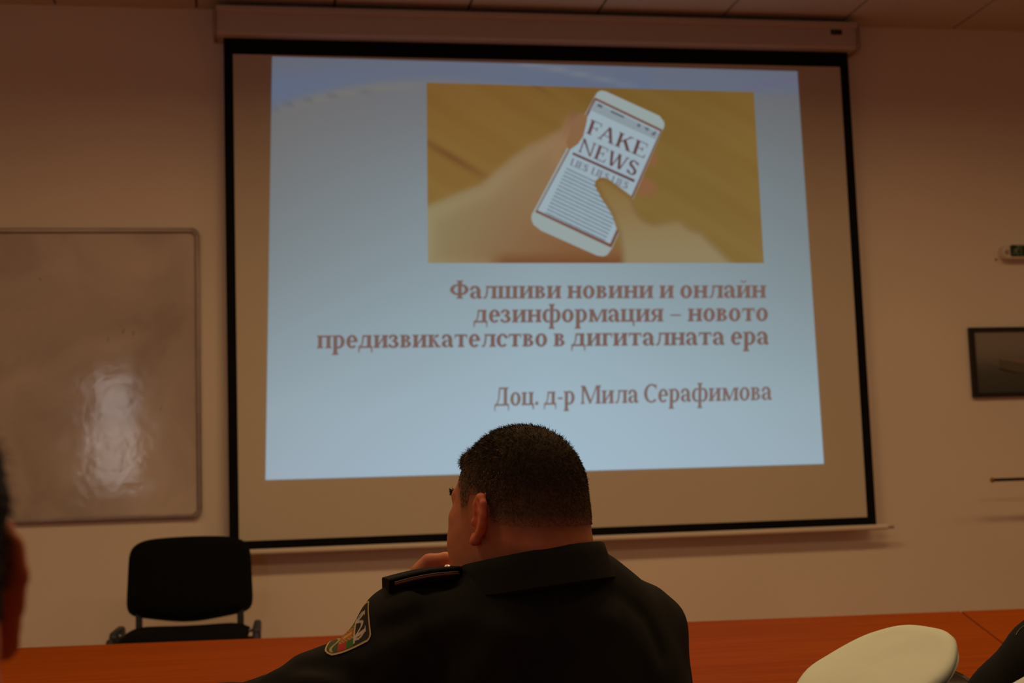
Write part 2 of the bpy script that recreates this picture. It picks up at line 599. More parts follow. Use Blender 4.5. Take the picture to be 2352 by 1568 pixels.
def poly_sd(U, V, poly):
    """signed distance (negative inside) to a polygon in pixels"""
    P = np.stack([U, V], 1)
    d = np.full(len(U), 1e9)
    s = np.ones(len(U))
    n = len(poly)
    for i in range(n):
        a = np.array(poly[i], float)
        b = np.array(poly[i - 1], float)
        e = b - a
        w_ = P - a
        h = np.clip((w_ @ e) / (e @ e), 0, 1)
        q = w_ - h[:, None] * e
        d = np.minimum(d, (q * q).sum(1))
        c1 = P[:, 1] >= a[1]
        c2 = P[:, 1] < b[1]
        c3 = e[0] * w_[:, 1] > e[1] * w_[:, 0]
        flip = (c1 & c2 & c3) | (~c1 & ~c2 & ~c3)
        s = np.where(flip, -s, s)
    return s * np.sqrt(d)


def z8(*pts):
    return [(940 + x / 2.735, 170 + y / 2.735) for x, y in pts]


left_hand = z8((60, 850), (250, 770), (360, 725), (450, 690), (540, 610), (640, 525), (740, 455), (850, 400), (950, 345), (985, 280), (1020, 250), (1060, 245), (1100, 262),
               (1115, 330), (1090, 400), (1040, 460), (990, 500), (1300, 1100), (1340, 1080), (1342, 1260), (60, 1260))
right_hand = z8((1163, 700), (1168, 672), (1190, 652), (1225, 650), (1262, 668), (1400, 772), (1425, 850), (1450, 890), (1485, 920), (1540, 938), (1610, 925), (1670, 914),
                (1710, 918), (1745, 955), (1790, 980), (1840, 995), (1890, 1050), (1960, 1120), (2060, 1215), (2060, 1260), (1342, 1260), (1335, 1120), (1312, 1000), (1270, 880), (1205, 780))
finger_tip = z8((1440, 655), (1490, 655), (1535, 680), (1550, 715), (1535, 765), (1440, 765))
finger_tip2 = z8((1500, 520), (1540, 500), (1558, 530), (1540, 575), (1490, 580))


def photo_fn(U, V):
    x, y = (U - 980) / 760.0, (V - 195) / 400.0
    base = np.zeros((len(U), 3))
    base[:] = (124, 96, 48)
    base += (np.clip(y, 0, 1)[:, None] - 0.5) * np.array([4, 8, 8.])
    # diagonal wood grain
    g1 = (U - 980) * 0.50 - (V - 190) * 0.86
    g2 = (U - 980) * 0.86 + (V - 190) * 0.5
    gr = np.sin(g1 / 17.0 + 1.3 * np.sin(g2 / 190.0)) + 0.6 * np.sin(g1 / 7.3 + 2 + np.sin(g2 / 120.0)) + 0.5 * np.sin(g1 / 41.0 + 0.7)
    base += gr[:, None] * np.array([1.1, 1.4, 1.2])
    dk = np.exp(-((g1 - (-118)) / 9.0) ** 2) * np.exp(-((g2 - 135) / 90.0) ** 2)
    dk += 0.6 * np.exp(-((g1 - 118) / 6.0) ** 2) * np.exp(-((g2 - 190) / 70.0) ** 2)
    base -= dk[:, None] * np.array([16, 20, 6.])
    base[:, 0] += 3 * np.sin(U / 140.0)
    base = base - np.clip((0.35 - y), 0, 1)[:, None] * np.array([16, 16, 8.])
    # left hand: pale at the wrist, redder and darker towards the phone and the lower edge
    sd = poly_sd(U, V, left_hand)
    k = 1 / (1 + np.exp(sd / 3.2))
    hu = np.clip((U - 985) / 330.0, 0, 1)
    hv = np.clip((V - 430) / 170.0, 0, 1)
    hand = np.array([134, 122, 88.]) * (1 - hu)[:, None] + np.array([136, 104, 72.]) * hu[:, None]
    hand = hand * (1 - 0.5 * (hv * hu)[:, None]) + np.array([112, 66, 40.]) * (0.5 * hv * hu)[:, None]
    hand += 6 * np.exp(-((sd + 22) / 20) ** 2)[:, None]
    nk = np.exp(-((U - 1310 + (V - 290) * 0.35) / 14) ** 2) * np.clip((330 - V) / 60, 0, 1)
    hand -= nk[:, None] * np.array([10, 18, 10.])
    low = np.clip((V - 575) / 25, 0, 1) * np.clip((U - 1120) / 40, 0, 1)
    hand = hand * (1 - 0.8 * low[:, None]) + np.array([112, 70, 40.]) * 0.8 * low[:, None]
    base = base * (1 - k[:, None]) + hand * k[:, None]
    for fp in (finger_tip, finger_tip2):
        k = 1 / (1 + np.exp(poly_sd(U, V, fp) / 2.5))
        base = base * (1 - k[:, None]) + np.array([133, 92, 62.]) * k[:, None]
    sd = poly_sd(U, V, right_hand)
    k = 1 / (1 + np.exp(sd / 2.4))
    hu = np.clip((V - 410) / 170.0, 0, 1)
    hand = np.array([130, 102, 56.]) * (1 - hu)[:, None] + np.array([140, 124, 92.]) * hu[:, None]
    hand -= np.exp(-((sd + 2) / 7) ** 2)[:, None] * np.array([9, 12, 10.])
    base = base * (1 - k[:, None]) + hand * k[:, None]
    return np.clip(base, 0, 255)


photo = grid_img('hand_photo', [(980, 190), (1731, 212), (1754, 604), (983, 604)], 190, 110, photo_fn, SL - 0.0006, slide, MT['slide'])
tag(photo, 'projected picture of hands holding a phone over an orange wood table')


def flat_polys(name, polys, color, y, parent, m=None):
    """list of convex polygons in photo pixels laid on the screen plane, all one colour"""
    mb_ = MB()
    for p in polys:
        q = [px(u, v) for u, v in p]
        ar = sum(q[i - 1][0] * q[i][1] - q[i][0] * q[i - 1][1] for i in range(len(q)))
        if ar > 0:
            q = q[::-1]
        mb_.add([(a, y, b) for a, b in q], [tuple(range(len(q)))[::-1]])
    c = np.tile(lin(color), (len(mb_.v), 1))
    return mesh_obj(name, mb_.v, mb_.f, MT['slide'], parent, cols=c)


PB = SL - 0.0010
phone_outline = [(1221, 493), (1220, 503), (1225, 516), (1243, 530), (1371, 587), (1385, 589), (1394, 586), (1405, 571), (1409, 563),
                 (1520, 302), (1526, 290), (1525, 280), (1514, 266), (1391, 210), (1380, 208), (1372, 212), (1363, 226)]
flat_polys('phone_body', [phone_outline], (146, 158, 156), PB, slide)
flat_polys('phone_bezel', [[(1229, 487), (1404, 569), (1409, 559), (1521, 298), (1366, 224), (1362, 230), (1305, 344)]], (110, 72, 58), PB - 0.0003, slide)
flat_polys('phone_display', [[(1234, 483), (1401, 560), (1516, 302), (1368, 231), (1345, 276), (1309, 344)]], (150, 167, 176), PB - 0.0006, slide)
flat_polys('status_bar', [[(1355, 253), (1505, 321), (1513, 305), (1366, 233)]], (133, 146, 152), PB - 0.0008, slide)


# ---- serif lettering drawn stroke by stroke (x-height 1)
class Glyphs:
    def __init__(self, w=0.27, t=0.12, sh=0.085, so=0.10):
        self.w, self.t, self.sh, self.so = w, t, sh, so

    def rect(self, x0, y0, x1, y1):
        return [[(x0, y0), (x1, y0), (x1, y1), (x0, y1)]]

    def stem(self, x, y0=0.0, y1=1.0, top=True, bot=True, w=None):
        w_ = self.w if w is None else w
        o, s = self.so, self.sh
        out = self.rect(x, y0, x + w_, y1)
        if bot:
            out += [[(x - o, y0), (x + w_ + o, y0), (x + w_ + o, y0 + s * .7), (x + w_, y0 + s * 1.5), (x, y0 + s * 1.5), (x - o, y0 + s * .7)]]
        if top:
            out += [[(x - o, y1 - s * .7), (x, y1 - s * 1.5), (x + w_, y1 - s * 1.5), (x + w_ + o, y1 - s * .7), (x + w_ + o, y1), (x - o, y1)]]
        return out

    def line(self, x0, y0, x1, y1, w):
        """slanted stroke whose width is measured horizontally"""
        return [[(x0 - w / 2, y0), (x0 + w / 2, y0), (x1 + w / 2, y1), (x1 - w / 2, y1)]]

    def hline(self, x0, y0, x1, y1, t):
        return [[(x0, y0 - t / 2), (x1, y1 - t / 2), (x1, y1 + t / 2), (x0, y0 + t / 2)]]

    def arc(self, cx, cy, rx, ry, a0, a1, wx=None, wy=None, n=18):
        wx = self.w if wx is None else wx
        wy = self.t if wy is None else wy
        out = []
        for i in range(n):
            a, b = R(a0 + (a1 - a0) * i / n), R(a0 + (a1 - a0) * (i + 1) / n)
            out.append([(cx + rx * math.cos(a), cy + ry * math.sin(a)), (cx + rx * math.cos(b), cy + ry * math.sin(b)),
                        (cx + (rx - wx) * math.cos(b), cy + (ry - wy) * math.sin(b)), (cx + (rx - wx) * math.cos(a), cy + (ry - wy) * math.sin(a))])
        return out

    def disc(self, cx, cy, r, n=10):
        return [[(cx + r * math.cos(2 * math.pi * k / n), cy + r * math.sin(2 * math.pi * k / n)) for k in range(n)]]

    def get(self, ch):
        w, t, o, s = self.w, self.t, self.so, self.sh
        st, ln, hl, ar, rc = self.stem, self.line, self.hline, self.arc, self.rect
        if ch == ' ':
            return [], 0.42
        if ch == '.':
            return self.disc(0.2, 0.13, 0.15), 0.42
        if ch == '-':
            return rc(0.08, 0.40, 0.52, 0.54), 0.60
        if ch == '\u2013':
            return rc(0.10, 0.44, 0.95, 0.55), 1.05
        if ch in 'ий':
            g = st(.12) + st(.78) + [[(.12 + w * .9, .10), (.12 + w, .34), (.79, .90), (.79, .66)]]
            if ch == 'й':
                g += ar(.585, 1.42, .25, .22, 190, 350, .12, .10)
            return g, 1.20
        if ch == 'н':
            return st(.12) + st(.78) + rc(.3, .45, .85, .45 + t), 1.20
        if ch == 'п':
            return st(.12) + st(.78) + rc(.2, 1 - t, .9, 1), 1.20
        if ch == 'ш':
            return st(.12) + st(.68) + st(1.24) + rc(.2, 0, 1.4, s), 1.68
        if ch == 'ц':
            return st(.12) + st(.74) + rc(.2, 0, 1.12, t) + [[(.96, t), (1.14, t), (1.14, -.34), (1.04, -.34)]], 1.20
        if ch == 'т':
            return st(.42, top=False) + rc(.06, 1 - t, 1.05, 1) + [[(.06, 1), (.17, 1), (.12, .66), (.05, .66)], [(.94, 1), (1.05, 1), (1.06, .66), (.99, .66)]], 1.12
        if ch == 'г':
            return st(.12) + rc(.2, 1 - t, .82, 1) + [[(.72, 1), (.83, 1), (.84, .64), (.77, .64)]], .88
        if ch == 'в':
            return st(.12, bot=False, top=False) + rc(.02, 0, .5, s) + rc(.02, 1 - s, .5, 1) + ar(.48, .28, .42, .28, -90, 90, w * .95, s) + ar(.46, .765, .36, .235, -90, 90, w * .9, s) + rc(.3, .49, .5, .57), .98
        if ch == 'л':
            return st(.80) + rc(.38, 1 - t, .95, 1) + [[(.36, 1), (.50, 1), (.44, .35), (.29, .35)], [(.29, .35), (.44, .35), (.33, .02), (.20, .10)], [(.20, .10), (.33, .02), (.12, -.02), (.06, .14)]] + rc(.28, 1 - s, .5, 1), 1.20
        if ch == 'д':
            return rc(.70, 0, .70 + w, 1) + rc(.38, 1 - t, 1.04, 1) + [[(.34, 1), (.48, 1), (.40, .4), (.28, .4)], [(.28, .4), (.40, .4), (.26, .08), (.12, .08)]] + rc(.02, 0, 1.12, t) + \
                [[(.02, t), (.16, t), (.10, -.36), (.02, -.36)], [(.98, t), (1.12, t), (1.12, -.36), (1.04, -.36)]], 1.18
        if ch == 'а':
            return rc(.56, .10, .56 + w, .72) + ar(.42, .70, .41, .33, 0, 150, w, t) + ar(.40, .27, .36, .29, 75, 285, w, t * .9) + rc(.38, .47, .62, .55) + \
                [[(.42, -.02), (.60, .10), (.60, .20), (.42, .07)], [(.56, .12), (.56 + w, .20), (.98, .10), (.90, -.02), (.72, -.02)]] + self.disc(.16, .74, .12), .99
        if ch == 'о':
            return ar(.52, .5, .47, .53, 0, 360, w, t, 28), 1.05
        if ch == 'с':
            return ar(.52, .5, .47, .53, 45, 320, w, t, 24) + self.disc(.80, .76, .13), .94
        if ch == 'е':
            return ar(.50, .5, .45, .53, 0, 318, w, t, 26) + rc(.2, .46, .93, .46 + t * .8), .98
        if ch == 'з':
            return ar(.38, .27, .44, .30, -140, 90, w, t) + ar(.36, .76, .38, .27, -90, 145, w * .95, t) + rc(.26, .48, .42, .57) + self.disc(.13, .80, .11) + self.disc(.10, .18, .12), .88
        if ch == 'р':
            return st(.12, -.52, 1.0, top=False) + rc(.0, 1 - s, .3, 1) + ar(.52, .5, .49, .53, -130, 130, w, t, 22), 1.08
        if ch == 'к':
            return st(.12) + [[(.34, .46), (.46, .54), (.80, .96), (.62, .96)], [(.40, .58), (.62, .58), (.98, .02), (.68, .02)]] + rc(.66, 0, 1.08, s) + self.disc(.78, .90, .12), 1.08
        if ch == 'м':
            return st(.14, w=w * .75) + st(1.16) + [[(.14, 1), (.42, 1), (.80, .15), (.62, .0)], [(.62, 0), (.76, 0), (1.22, 1), (1.08, 1)]], 1.56
        if ch == 'я':
            return st(.64) + ar(.48, .70, .42, .30, 90, 270, w, s) + rc(.46, 1 - s, .7, 1) + rc(.46, .40, .7, .40 + s) + [[(.34, .46), (.58, .44), (.30, .0), (.06, .0)]] + rc(.0, 0, .24, s), 1.06
        if ch == 'ф':
            return st(.64, -.52, 1.42, w=w * .92) + ar(.46, .5, .42, .53, 60, 300, w, t) + ar(1.08, .5, .42, .53, -120, 120, w, t), 1.54
        if ch == 'Ф':
            return st(.66, 0, 1.44, w=w) + ar(.78, .72, .74, .46, 0, 360, w, t, 30), 1.58
        if ch == 'Д':
            return rc(.86, 0, .86 + w, 1.4) + rc(.45, 1.4 - t, 1.26, 1.4) + [[(.42, 1.4), (.56, 1.4), (.46, .5), (.34, .5)], [(.34, .5), (.46, .5), (.30, .08), (.16, .08)]] + rc(.02, 0, 1.34, t) + \
                [[(.02, t), (.15, t), (.10, -.40), (.02, -.40)], [(1.21, t), (1.34, t), (1.34, -.40), (1.26, -.40)]], 1.40
        if ch == 'М':
            return st(.16, 0, 1.4, w=w * .6) + st(1.50, 0, 1.4) + [[(.16, 1.4), (.46, 1.4), (1.02, .2), (.86, .0)], [(.86, 0), (.98, 0), (1.60, 1.4), (1.46, 1.4)]], 1.92
        if ch == 'С':
            return ar(.74, .70, .68, .73, 45, 315, w, t, 26) + [[(1.12, 1.36), (1.20, 1.40), (1.20, .98), (1.13, .98)]], 1.30
        # Latin capitals, cap height 1.4
        if ch == 'F':
            return st(.16, 0, 1.4) + rc(.2, 1.4 - s, 1.02, 1.4) + rc(.3, .70, .80, .70 + s) + [[(.93, 1.4), (1.02, 1.4), (1.02, 1.05), (.97, 1.05)], [(.73, .55), (.80, .55), (.80, .93), (.73, .93)]], .96
        if ch == 'E':
            return st(.16, 0, 1.4) + rc(.2, 1.4 - s, 1.04, 1.4) + rc(.2, 0, 1.08, s) + rc(.3, .70, .80, .70 + s) + [[(.95, 1.4), (1.04, 1.4), (1.04, 1.08), (.99, 1.08)], [(.98, 0), (1.08, 0), (1.13, .36), (1.07, .36)], [(.73, .55), (.80, .55), (.80, .93), (.73, .93)]], 1.20
        if ch == 'A':
            return ln(.22, 0, .74, 1.42, t) + ln(1.18, 0, .72, 1.42, w) + rc(.36, .46, 1.05, .46 + s) + rc(.04, 0, .44, s) + rc(.94, 0, 1.42, s), 1.44
        if ch == 'K':
            return st(.16, 0, 1.4) + ln(.38, .55, 1.12, 1.38, t * 1.2) + [[(.52, .82), (.76, .98), (1.34, .02), (1.04, .02)]] + rc(.92, 1.4 - s, 1.30, 1.4) + rc(.96, 0, 1.42, s), 1.42
        if ch == 'N':
            return st(.20, 0, 1.4, w=t) + st(1.16, 0, 1.4, bot=False, w=t) + [[(.10, 1.4), (.36, 1.4), (1.28, .0), (1.14, .0)]], 1.48
        if ch == 'W':
            return ln(.20, 1.4, .52, 0, w) + ln(.58, 0, .92, 1.3, t) + ln(.92, 1.4, 1.26, 0, w) + ln(1.30, 0, 1.66, 1.4, t) + rc(.02, 1.4 - s, .42, 1.4) + rc(.76, 1.4 - s, 1.12, 1.4) + rc(1.5, 1.4 - s, 1.84, 1.4), 1.86
        if ch == 'S':
            return ar(.48, 1.03, .40, .39, 20, 255, w * .9, t) + ar(.52, .37, .42, .40, -165, 75, w, t) + [[(.22, .86), (.40, .98), (.82, .62), (.62, .48)], [(.80, 1.36), (.88, 1.36), (.90, 1.02), (.83, 1.02)], [(.10, .40), (.17, .40), (.17, .02), (.10, .02)]], 1.02
        if ch == 'L':
            return st(.16, 0, 1.4) + rc(.2, 0, 1.0, s) + [[(.90, 0), (1.0, 0), (1.06, .42), (1.0, .42)]], 1.10
        if ch == 'I':
            return st(.16, 0, 1.4), .58
        return rc(.1, 0, .6, 1), .7


def text_polys(G, s, p0, p1, up, track=0.0):
    """lay s from p0 to p1 (baseline, pixels) with x-height vector up (pixels)"""
    adv = []
    x = 0.0
    polys = []
    for ch in s:
        g_, a = G.get(ch)
        polys += [[(q[0] + x, q[1]) for q in poly] for poly in g_]
        x += a + track
    x -= track
    p0, p1, up = np.array(p0, float), np.array(p1, float), np.array(up, float)
    dx = (p1 - p0) / x
    return [[tuple(p0 + q[0] * dx + q[1] * up) for q in poly] for poly in polys]


BR = (116, 90, 82)
TY = SL - 0.0008
bold = Glyphs(0.31, 0.15, 0.105, 0.10)
semi = Glyphs(0.29, 0.135, 0.10, 0.10)


def words(name, G, text, p0, p1, up, color, y):
    """one part per word, spaced as one line from p0 to p1"""
    p0, p1 = np.array(p0, float), np.array(p1, float)
    total = sum(G.get(c)[1] for c in text)
    x = 0.0
    for wd in text.split(' '):
        L = sum(G.get(c)[1] for c in wd)
        a, b = p0 + (p1 - p0) * x / total, p0 + (p1 - p0) * (x + L) / total
        flat_polys(name, text_polys(G, wd, a, b, up), color, y, slide)
        x += L + G.get(' ')[1]


words('title_word', bold, 'Фалшиви новини и онлайн', (1032, 686), (1760, 684), (0.3, -29.0), BR, TY)
words('title_word', bold, 'дезинформация \u2013 новото', (1087, 741), (1765, 737), (0.3, -29.5), BR, TY)
words('title_word', bold, 'предизвикателство в дигиталната ера', (727, 800), (1766, 791), (0.3, -29.5), BR, TY)
words('author_word', semi, 'Доц. д-р Мила Серафимова', (1135, 932), (1773, 918), (0.3, -30.0), (120, 98, 92), TY)

HB = (92, 62, 62)
caps = Glyphs(0.25, 0.115, 0.075, 0.10)
PT = PB - 0.0010
flat_polys('headline_word', text_polys(caps, 'FAKE', (1344, 305), (1481, 365), (8.0, -22.5)), HB, PT, slide)
flat_polys('headline_word', text_polys(caps, 'NEWS', (1325, 347), (1460, 406), (8.0, -22.0)), HB, PT, slide)
flat_polys('headline_rule', [[(1316, 350), (1458, 413), (1456, 419), (1314, 355)]], HB, PT, slide)
for a, b in (((1308, 379), (1348, 396)), ((1356, 399), (1396, 416)), ((1402, 419), (1440, 435))):
    flat_polys('subhead_word', text_polys(caps, 'LIES', a, b, (3.8, -11.0)), (92, 84, 92), PT, slide)
for k in range(14):
    q = k / 13.0
    a = np.array([1301, 386]) * (1 - q) + np.array([1253, 487]) * q
    dirv = np.array([0.905, 0.425])
    b = a + dirv * 152.0
    top, bot = [], []
    for j in range(31):
        c = a + (b - a) * j / 30
        t_ = random.uniform(2.3, 3.0)
        top.append(tuple(c))
        bot.append((c[0] - .42 * t_, c[1] + .9 * t_))
    flat_polys('small_print_line', [[top[j], top[j + 1], bot[j + 1], bot[j]] for j in range(30)], (96, 110, 121), PT, slide)
for p in ([(1374, 238), (1384, 243), (1382, 249), (1371, 244)], [(1404, 254), (1434, 268), (1432, 272), (1402, 258)], [(1464, 284), (1472, 287), (1468, 293), (1463, 290)],
          [(1480, 291), (1492, 297), (1484, 301)], [(1494, 309), (1508, 300), (1503, 312)]):
    flat_polys('status_icon', [p], (88, 88, 96), PT, slide)
# thumb of the right hand across the display
thumb = z8((1163, 700), (1168, 672), (1190, 652), (1225, 650), (1262, 668), (1400, 772), (1400, 860), (1420, 1000), (1410, 1140), (1336, 1160), (1326, 1060), (1305, 985), (1258, 870), (1200, 778))


def thumb_mesh():
    """cells of a fine grid that fall inside the thumb outline, coloured like the hand they continue"""
    us, vs_ = np.arange(1360, 1470, 1.5), np.arange(405, 604, 1.5)
    U, V = [a.ravel() for a in np.meshgrid(us, vs_)]
    sd = poly_sd(U, V, right_hand)
    tr_ = 640 - 0.0 * V
    ins = (sd < 1.0) & (V < 600)
    cc = lin(photo_fn(U, V))
    nu_ = len(us)
    fs = []
    for j in range(len(vs_) - 1):
        for i in range(nu_ - 1):
            k = j * nu_ + i
            if ins[k] and ins[k + 1] and ins[k + nu_] and ins[k + nu_ + 1]:
                fs.append((k, k + nu_, k + nu_ + 1, k + 1))
    used = sorted({i for f_ in fs for i in f_})
    rm = {u: n for n, u in enumerate(used)}
    P = [px(U[i], V[i]) for i in used]
    mesh_obj('thumb_picture', [(a, PT - 0.0004, b) for a, b in P], [tuple(rm[i] for i in f_) for f_ in fs], MT['slide'], slide, cols=cc[used])


thumb_mesh()
flat_polys('finger_picture', [z8((1085, 255), (1120, 262), (1112, 310), (1092, 392), (1060, 440), (1000, 482), (985, 430), (1020, 330))], (132, 98, 66), PT - 0.0004, slide)

# ------------------------------------------------------------------ whiteboard
brx, brz0, brz1 = -1.5635, 1.116, 2.363
blx = brx - 1.80
wb = empty('whiteboard', ((blx + brx) / 2, WY, brz0), 'smudged whiteboard in thin metal frame on wall left of the screen', 'whiteboard')
MB().box((blx + .012, WY - 0.012, brz0 + .012), (brx - .012, WY - 0.004, brz1 - .012)).build('board_surface', MT['board'], wb)
for (nm, lo, hi) in (('frame_rail', (blx + .03, brz0), (brx - .03, brz0 + .022)), ('frame_rail', (blx + .03, brz1 - .022), (brx - .03, brz1)),
                     ('frame_rail', (blx, brz0 + .03), (blx + .020, brz1 - .03)), ('frame_rail', (brx - .020, brz0 + .03), (brx, brz1 - .03))):
    MB().box((lo[0], WY - 0.022, lo[1]), (hi[0], WY, hi[1])).build(nm, MT['alu'], wb, bevel=0.005)
for sx, cx_ in ((-1, blx), (1, brx)):
    for sz, cz_ in ((-1, brz0), (1, brz1)):
        pts = [(0, 0)] + []
        r_ = 0.034
        arc = [(cx_ - sx * r_ + sx * r_ * math.sin(R(a)), cz_ - sz * r_ + sz * r_ * math.cos(R(a))) for a in range(0, 91, 15)]
        inner = [(cx_ - sx * 0.022, cz_ - sz * r_), (cx_ - sx * 0.024, cz_ - sz * 0.024), (cx_ - sx * r_, cz_ - sz * 0.022)]
        MB().prism(arc + inner, 'y', WY - 0.024, WY).build('frame_corner', MT['corner'], wb)
# marker smears and stray strokes left on the enamel
mk = []
for (u, v, du, dv, w_) in ((285, 755, -6, 12, 2), (306, 760, -2, 10, 2), (248, 775, -2, 10, 1.6), (360, 720, 45, -10, 1.5), (90, 637, 3, 6, 2), (103, 590, 3, 2, 2), (370, 930, -2, 14, 1.4)):
    n_ = 4
    for k in range(n_):
        a0 = (u + du * k / n_, v + dv * k / n_)
        a1 = (u + du * (k + 1) / n_, v + dv * (k + 1) / n_)
        mk.append([a0, (a0[0] + w_, a0[1]), (a1[0] + w_, a1[1]), a1])
mk_mat = mat('dry_marker', (0.22, 0.15, 0.13), 0.7, noise=(60, .2))
for g0 in range(0, len(mk), 4):
    mb = MB()
    for p in mk[g0:g0 + 4]:
        q = [on_y(u, v, WY - .0124) for u, v in p]
        mb.add([(a[0], WY - .0124, a[2]) for a in q], [(0, 1, 2, 3)])
    mb.build('marker_stroke', mk_mat, wb)

# ------------------------------------------------------------------ emergency exit sign, picture, rod, wall plug
e0 = on_y(2301, 562, WY - .04)
e1 = on_y(2301, 594, WY - .04)
ex, ez0, ez1 = e0[0], e1[2], e0[2]
es = empty('exit_sign', (ex + .17, WY, ez0), 'green running-man emergency exit sign in white casing on right of wall', 'exit sign')
MB().prism(rounded(ex + .18, (ez0 + ez1) / 2, .18, (ez1 - ez0) / 2, .026), 'y', WY - .05, WY).build('casing', MT['lamp_white'], es, bevel=0.004)
gx = ex + 0.036
MB().prism(rounded(gx + .140, (ez0 + ez1) / 2 + .003, .140, (ez1 - ez0) / 2 - .006, .010), 'y', WY - .053, WY - .05).build('green_panel', MT['sign_green'], es)
mb = MB()
fx, fz = gx + 0.030, (ez0 + ez1) / 2 + .003
def stick(a, b, w_):
    a, b = np.array(a), np.array(b)
    n_ = np.array([-(b - a)[1], (b - a)[0]]) / np.linalg.norm(b - a) * w_ / 2
    q = [a - n_, b - n_, b + n_, a + n_]
    mb.prism([(fx + p[0], fz + p[1]) for p in q], 'y', WY - .0545, WY - .053)
for a, b, w_ in (((.006, .012), (-.004, -.004), .009), ((-.004, -.004), (.006, -.012), .005), ((.006, -.012), (.004, -.026), .004), ((-.003, -.005), (-.010, -.014), .005), ((-.010, -.014), (-.020, -.014), .004),
                 ((.004, .010), (.016, .004), .004), ((.002, .010), (-.010, .004), .004), ((-.010, .004), (-.012, -.003), .004)):
    stick(a, b, w_)
mb.prism([(fx + .010 + .006 * math.cos(a), fz + .021 + .006 * math.sin(a)) for a in np.linspace(0, 2 * math.pi, 12, endpoint=False)], 'y', WY - .0545, WY - .053)
mb.build('running_man_symbol', MT['sign_pale'], es)
mb = MB()
for a, b, w_ in (((.024, -.026), (.024, .024), .003), ((.024, .024), (.06, .024), .003), ((.06, .024), (.06, -.026), .003)):
    stick(a, b, w_)
mb.build('door_symbol', MT['sign_pale'], es)
for (q0, q1) in ((.085, .004), (.20, .004)):
    mb = MB()
    mb.prism([(gx + q0, fz), (gx + q0 + .03, fz + .016), (gx + q0 + .03, fz + .006), (gx + q0 + .06, fz + .006), (gx + q0 + .06, fz - .006), (gx + q0 + .03, fz - .006), (gx + q0 + .03, fz - .016)], 'y', WY - .0545, WY - .053)
    mb.build('arrow_symbol', MT['sign_pale'], es)
MB().lathe([(0, .006), (.010, .004), (.012, 0)], 16, Matrix.Translation((ex + .018, WY - .05, (ez0 + ez1) / 2 - .004)) @ Matrix.Rotation(R(90), 4, 'X')).build('lamp_end', MT['case_dark'], es, smooth=True)

p0 = on_y(2226, 752, WY - .02)
p1 = on_y(2233, 912, WY - .02)
fx0, fz1, fz0 = p0[0], p0[2], p1[2]
fw = 0.50
pf = empty('framed_picture', (fx0 + fw / 2, WY, fz0), 'black-framed picture of a boat on dark water hanging on right of wall', 'picture')
v, f = [], []
bw = 0.024
mb = MB()
for lo, hi in (((fx0, fz0), (fx0 + bw, fz1)), ((fx0 + fw - bw, fz0), (fx0 + fw, fz1)), ((fx0 + bw, fz0), (fx0 + fw - bw, fz0 + bw * .8)), ((fx0 + bw, fz1 - bw * .8), (fx0 + fw - bw, fz1))):
    mb.box((lo[0], WY - .022, lo[1]), (hi[0], WY, hi[1]))
mb.build('frame', MT['frame'], pf)
nu, nv = 60, 44
vs, cs, fs = [], [], []
for j in range(nv):
    for i in range(nu):
        s_, t_ = i / (nu - 1), j / (nv - 1)
        vs.append((fx0 + .02 + s_ * (fw - .04), WY - .012, fz1 - .015 - t_ * (fz1 - fz0 - .03)))
        sea = 1 / (1 + math.exp(-(t_ - .50) / .07))
        c = np.array([0.26, 0.235, 0.225]) * (1 - sea) + np.array([0.10, 0.105, 0.095]) * sea * (1 - .35 * (t_ - .5))
        c = c * (1 - 0.30 * t_)
        cs.append(c)
for j in range(nv - 1):
    for i in range(nu - 1):
        k = j * nu + i
        fs.append((k, k + nu, k + nu + 1, k + 1))
pic = mesh_obj('picture_print', vs, fs, MT['vcol'], pf, cols=np.array(cs))
def on_pic(polys, col, nm, dy):
    mb_ = MB()
    for p in polys:
        q = [on_y(u, v, WY - .012 - dy) for u, v in p]
        mb_.add([(a[0], WY - .012 - dy, a[2]) for a in q], [tuple(range(len(q)))])
    mesh_obj(nm, mb_.v, mb_.f, MT['vcol'], pic, cols=np.tile(np.array(col), (len(mb_.v), 1)))
on_pic([[(2295, 824), (2295, 843), (2335, 854), (2400, 850), (2440, 838), (2446, 836), (2352, 833)]], (0.115, 0.105, 0.085), 'boat_hull', .0004)
on_pic([[(2297, 822), (2296, 825), (2352, 834), (2446, 838), (2446, 832), (2352, 826)]], (0.22, 0.165, 0.14), 'boat_deck', .0008)
on_pic([[(2266, 824), (2280, 834), (2294, 838), (2294, 834), (2282, 829)]], (0.19, 0.155, 0.13), 'wake', .0004)
on_pic([[(2296, 844), (2296, 850), (2330, 858), (2352, 858), (2335, 854)]], (0.05, 0.045, 0.035), 'waterline', .0004)

r0 = on_y(2283, 1102, WY - .17)
rd = empty('wall_rod', (r0[0], WY - .17, r0[2]), 'thin black horizontal rod with brass knob on right of wall', 'rod')
MB().tube([(r0[0], WY - .17, r0[2]), (r0[0] + 0.75, WY - .17, r0[2])], .0075, 12).build('pole', MT['rod'], rd, smooth=True)
MB().lathe([(0, -.012), (.008, -.009), (.011, 0), (.008, .009), (0, .012)], 14, Matrix.Translation((r0[0] - .008, WY - .17, r0[2])), caps=False).build('finial', MT['brass'], rd, smooth=True)
for dx in (.35, .70):
    MB().tube([(r0[0] + dx, WY - .17, r0[2]), (r0[0] + dx, WY, r0[2])], .006, 10).build('bracket', MT['rod'], rd, smooth=True)
s0 = on_y(2288, 596, WY)
tag(MB().lathe([(0, .003), (.004, .0025), (.006, 0)], 12, Matrix.Translation((s0[0], WY, s0[2])) @ Matrix.Rotation(R(90), 4, 'X'), caps=True).build('wall_plug', MT['screw'], smooth=True),
    'tiny brown plug in the wall beside the green exit sign', 'wall plug')

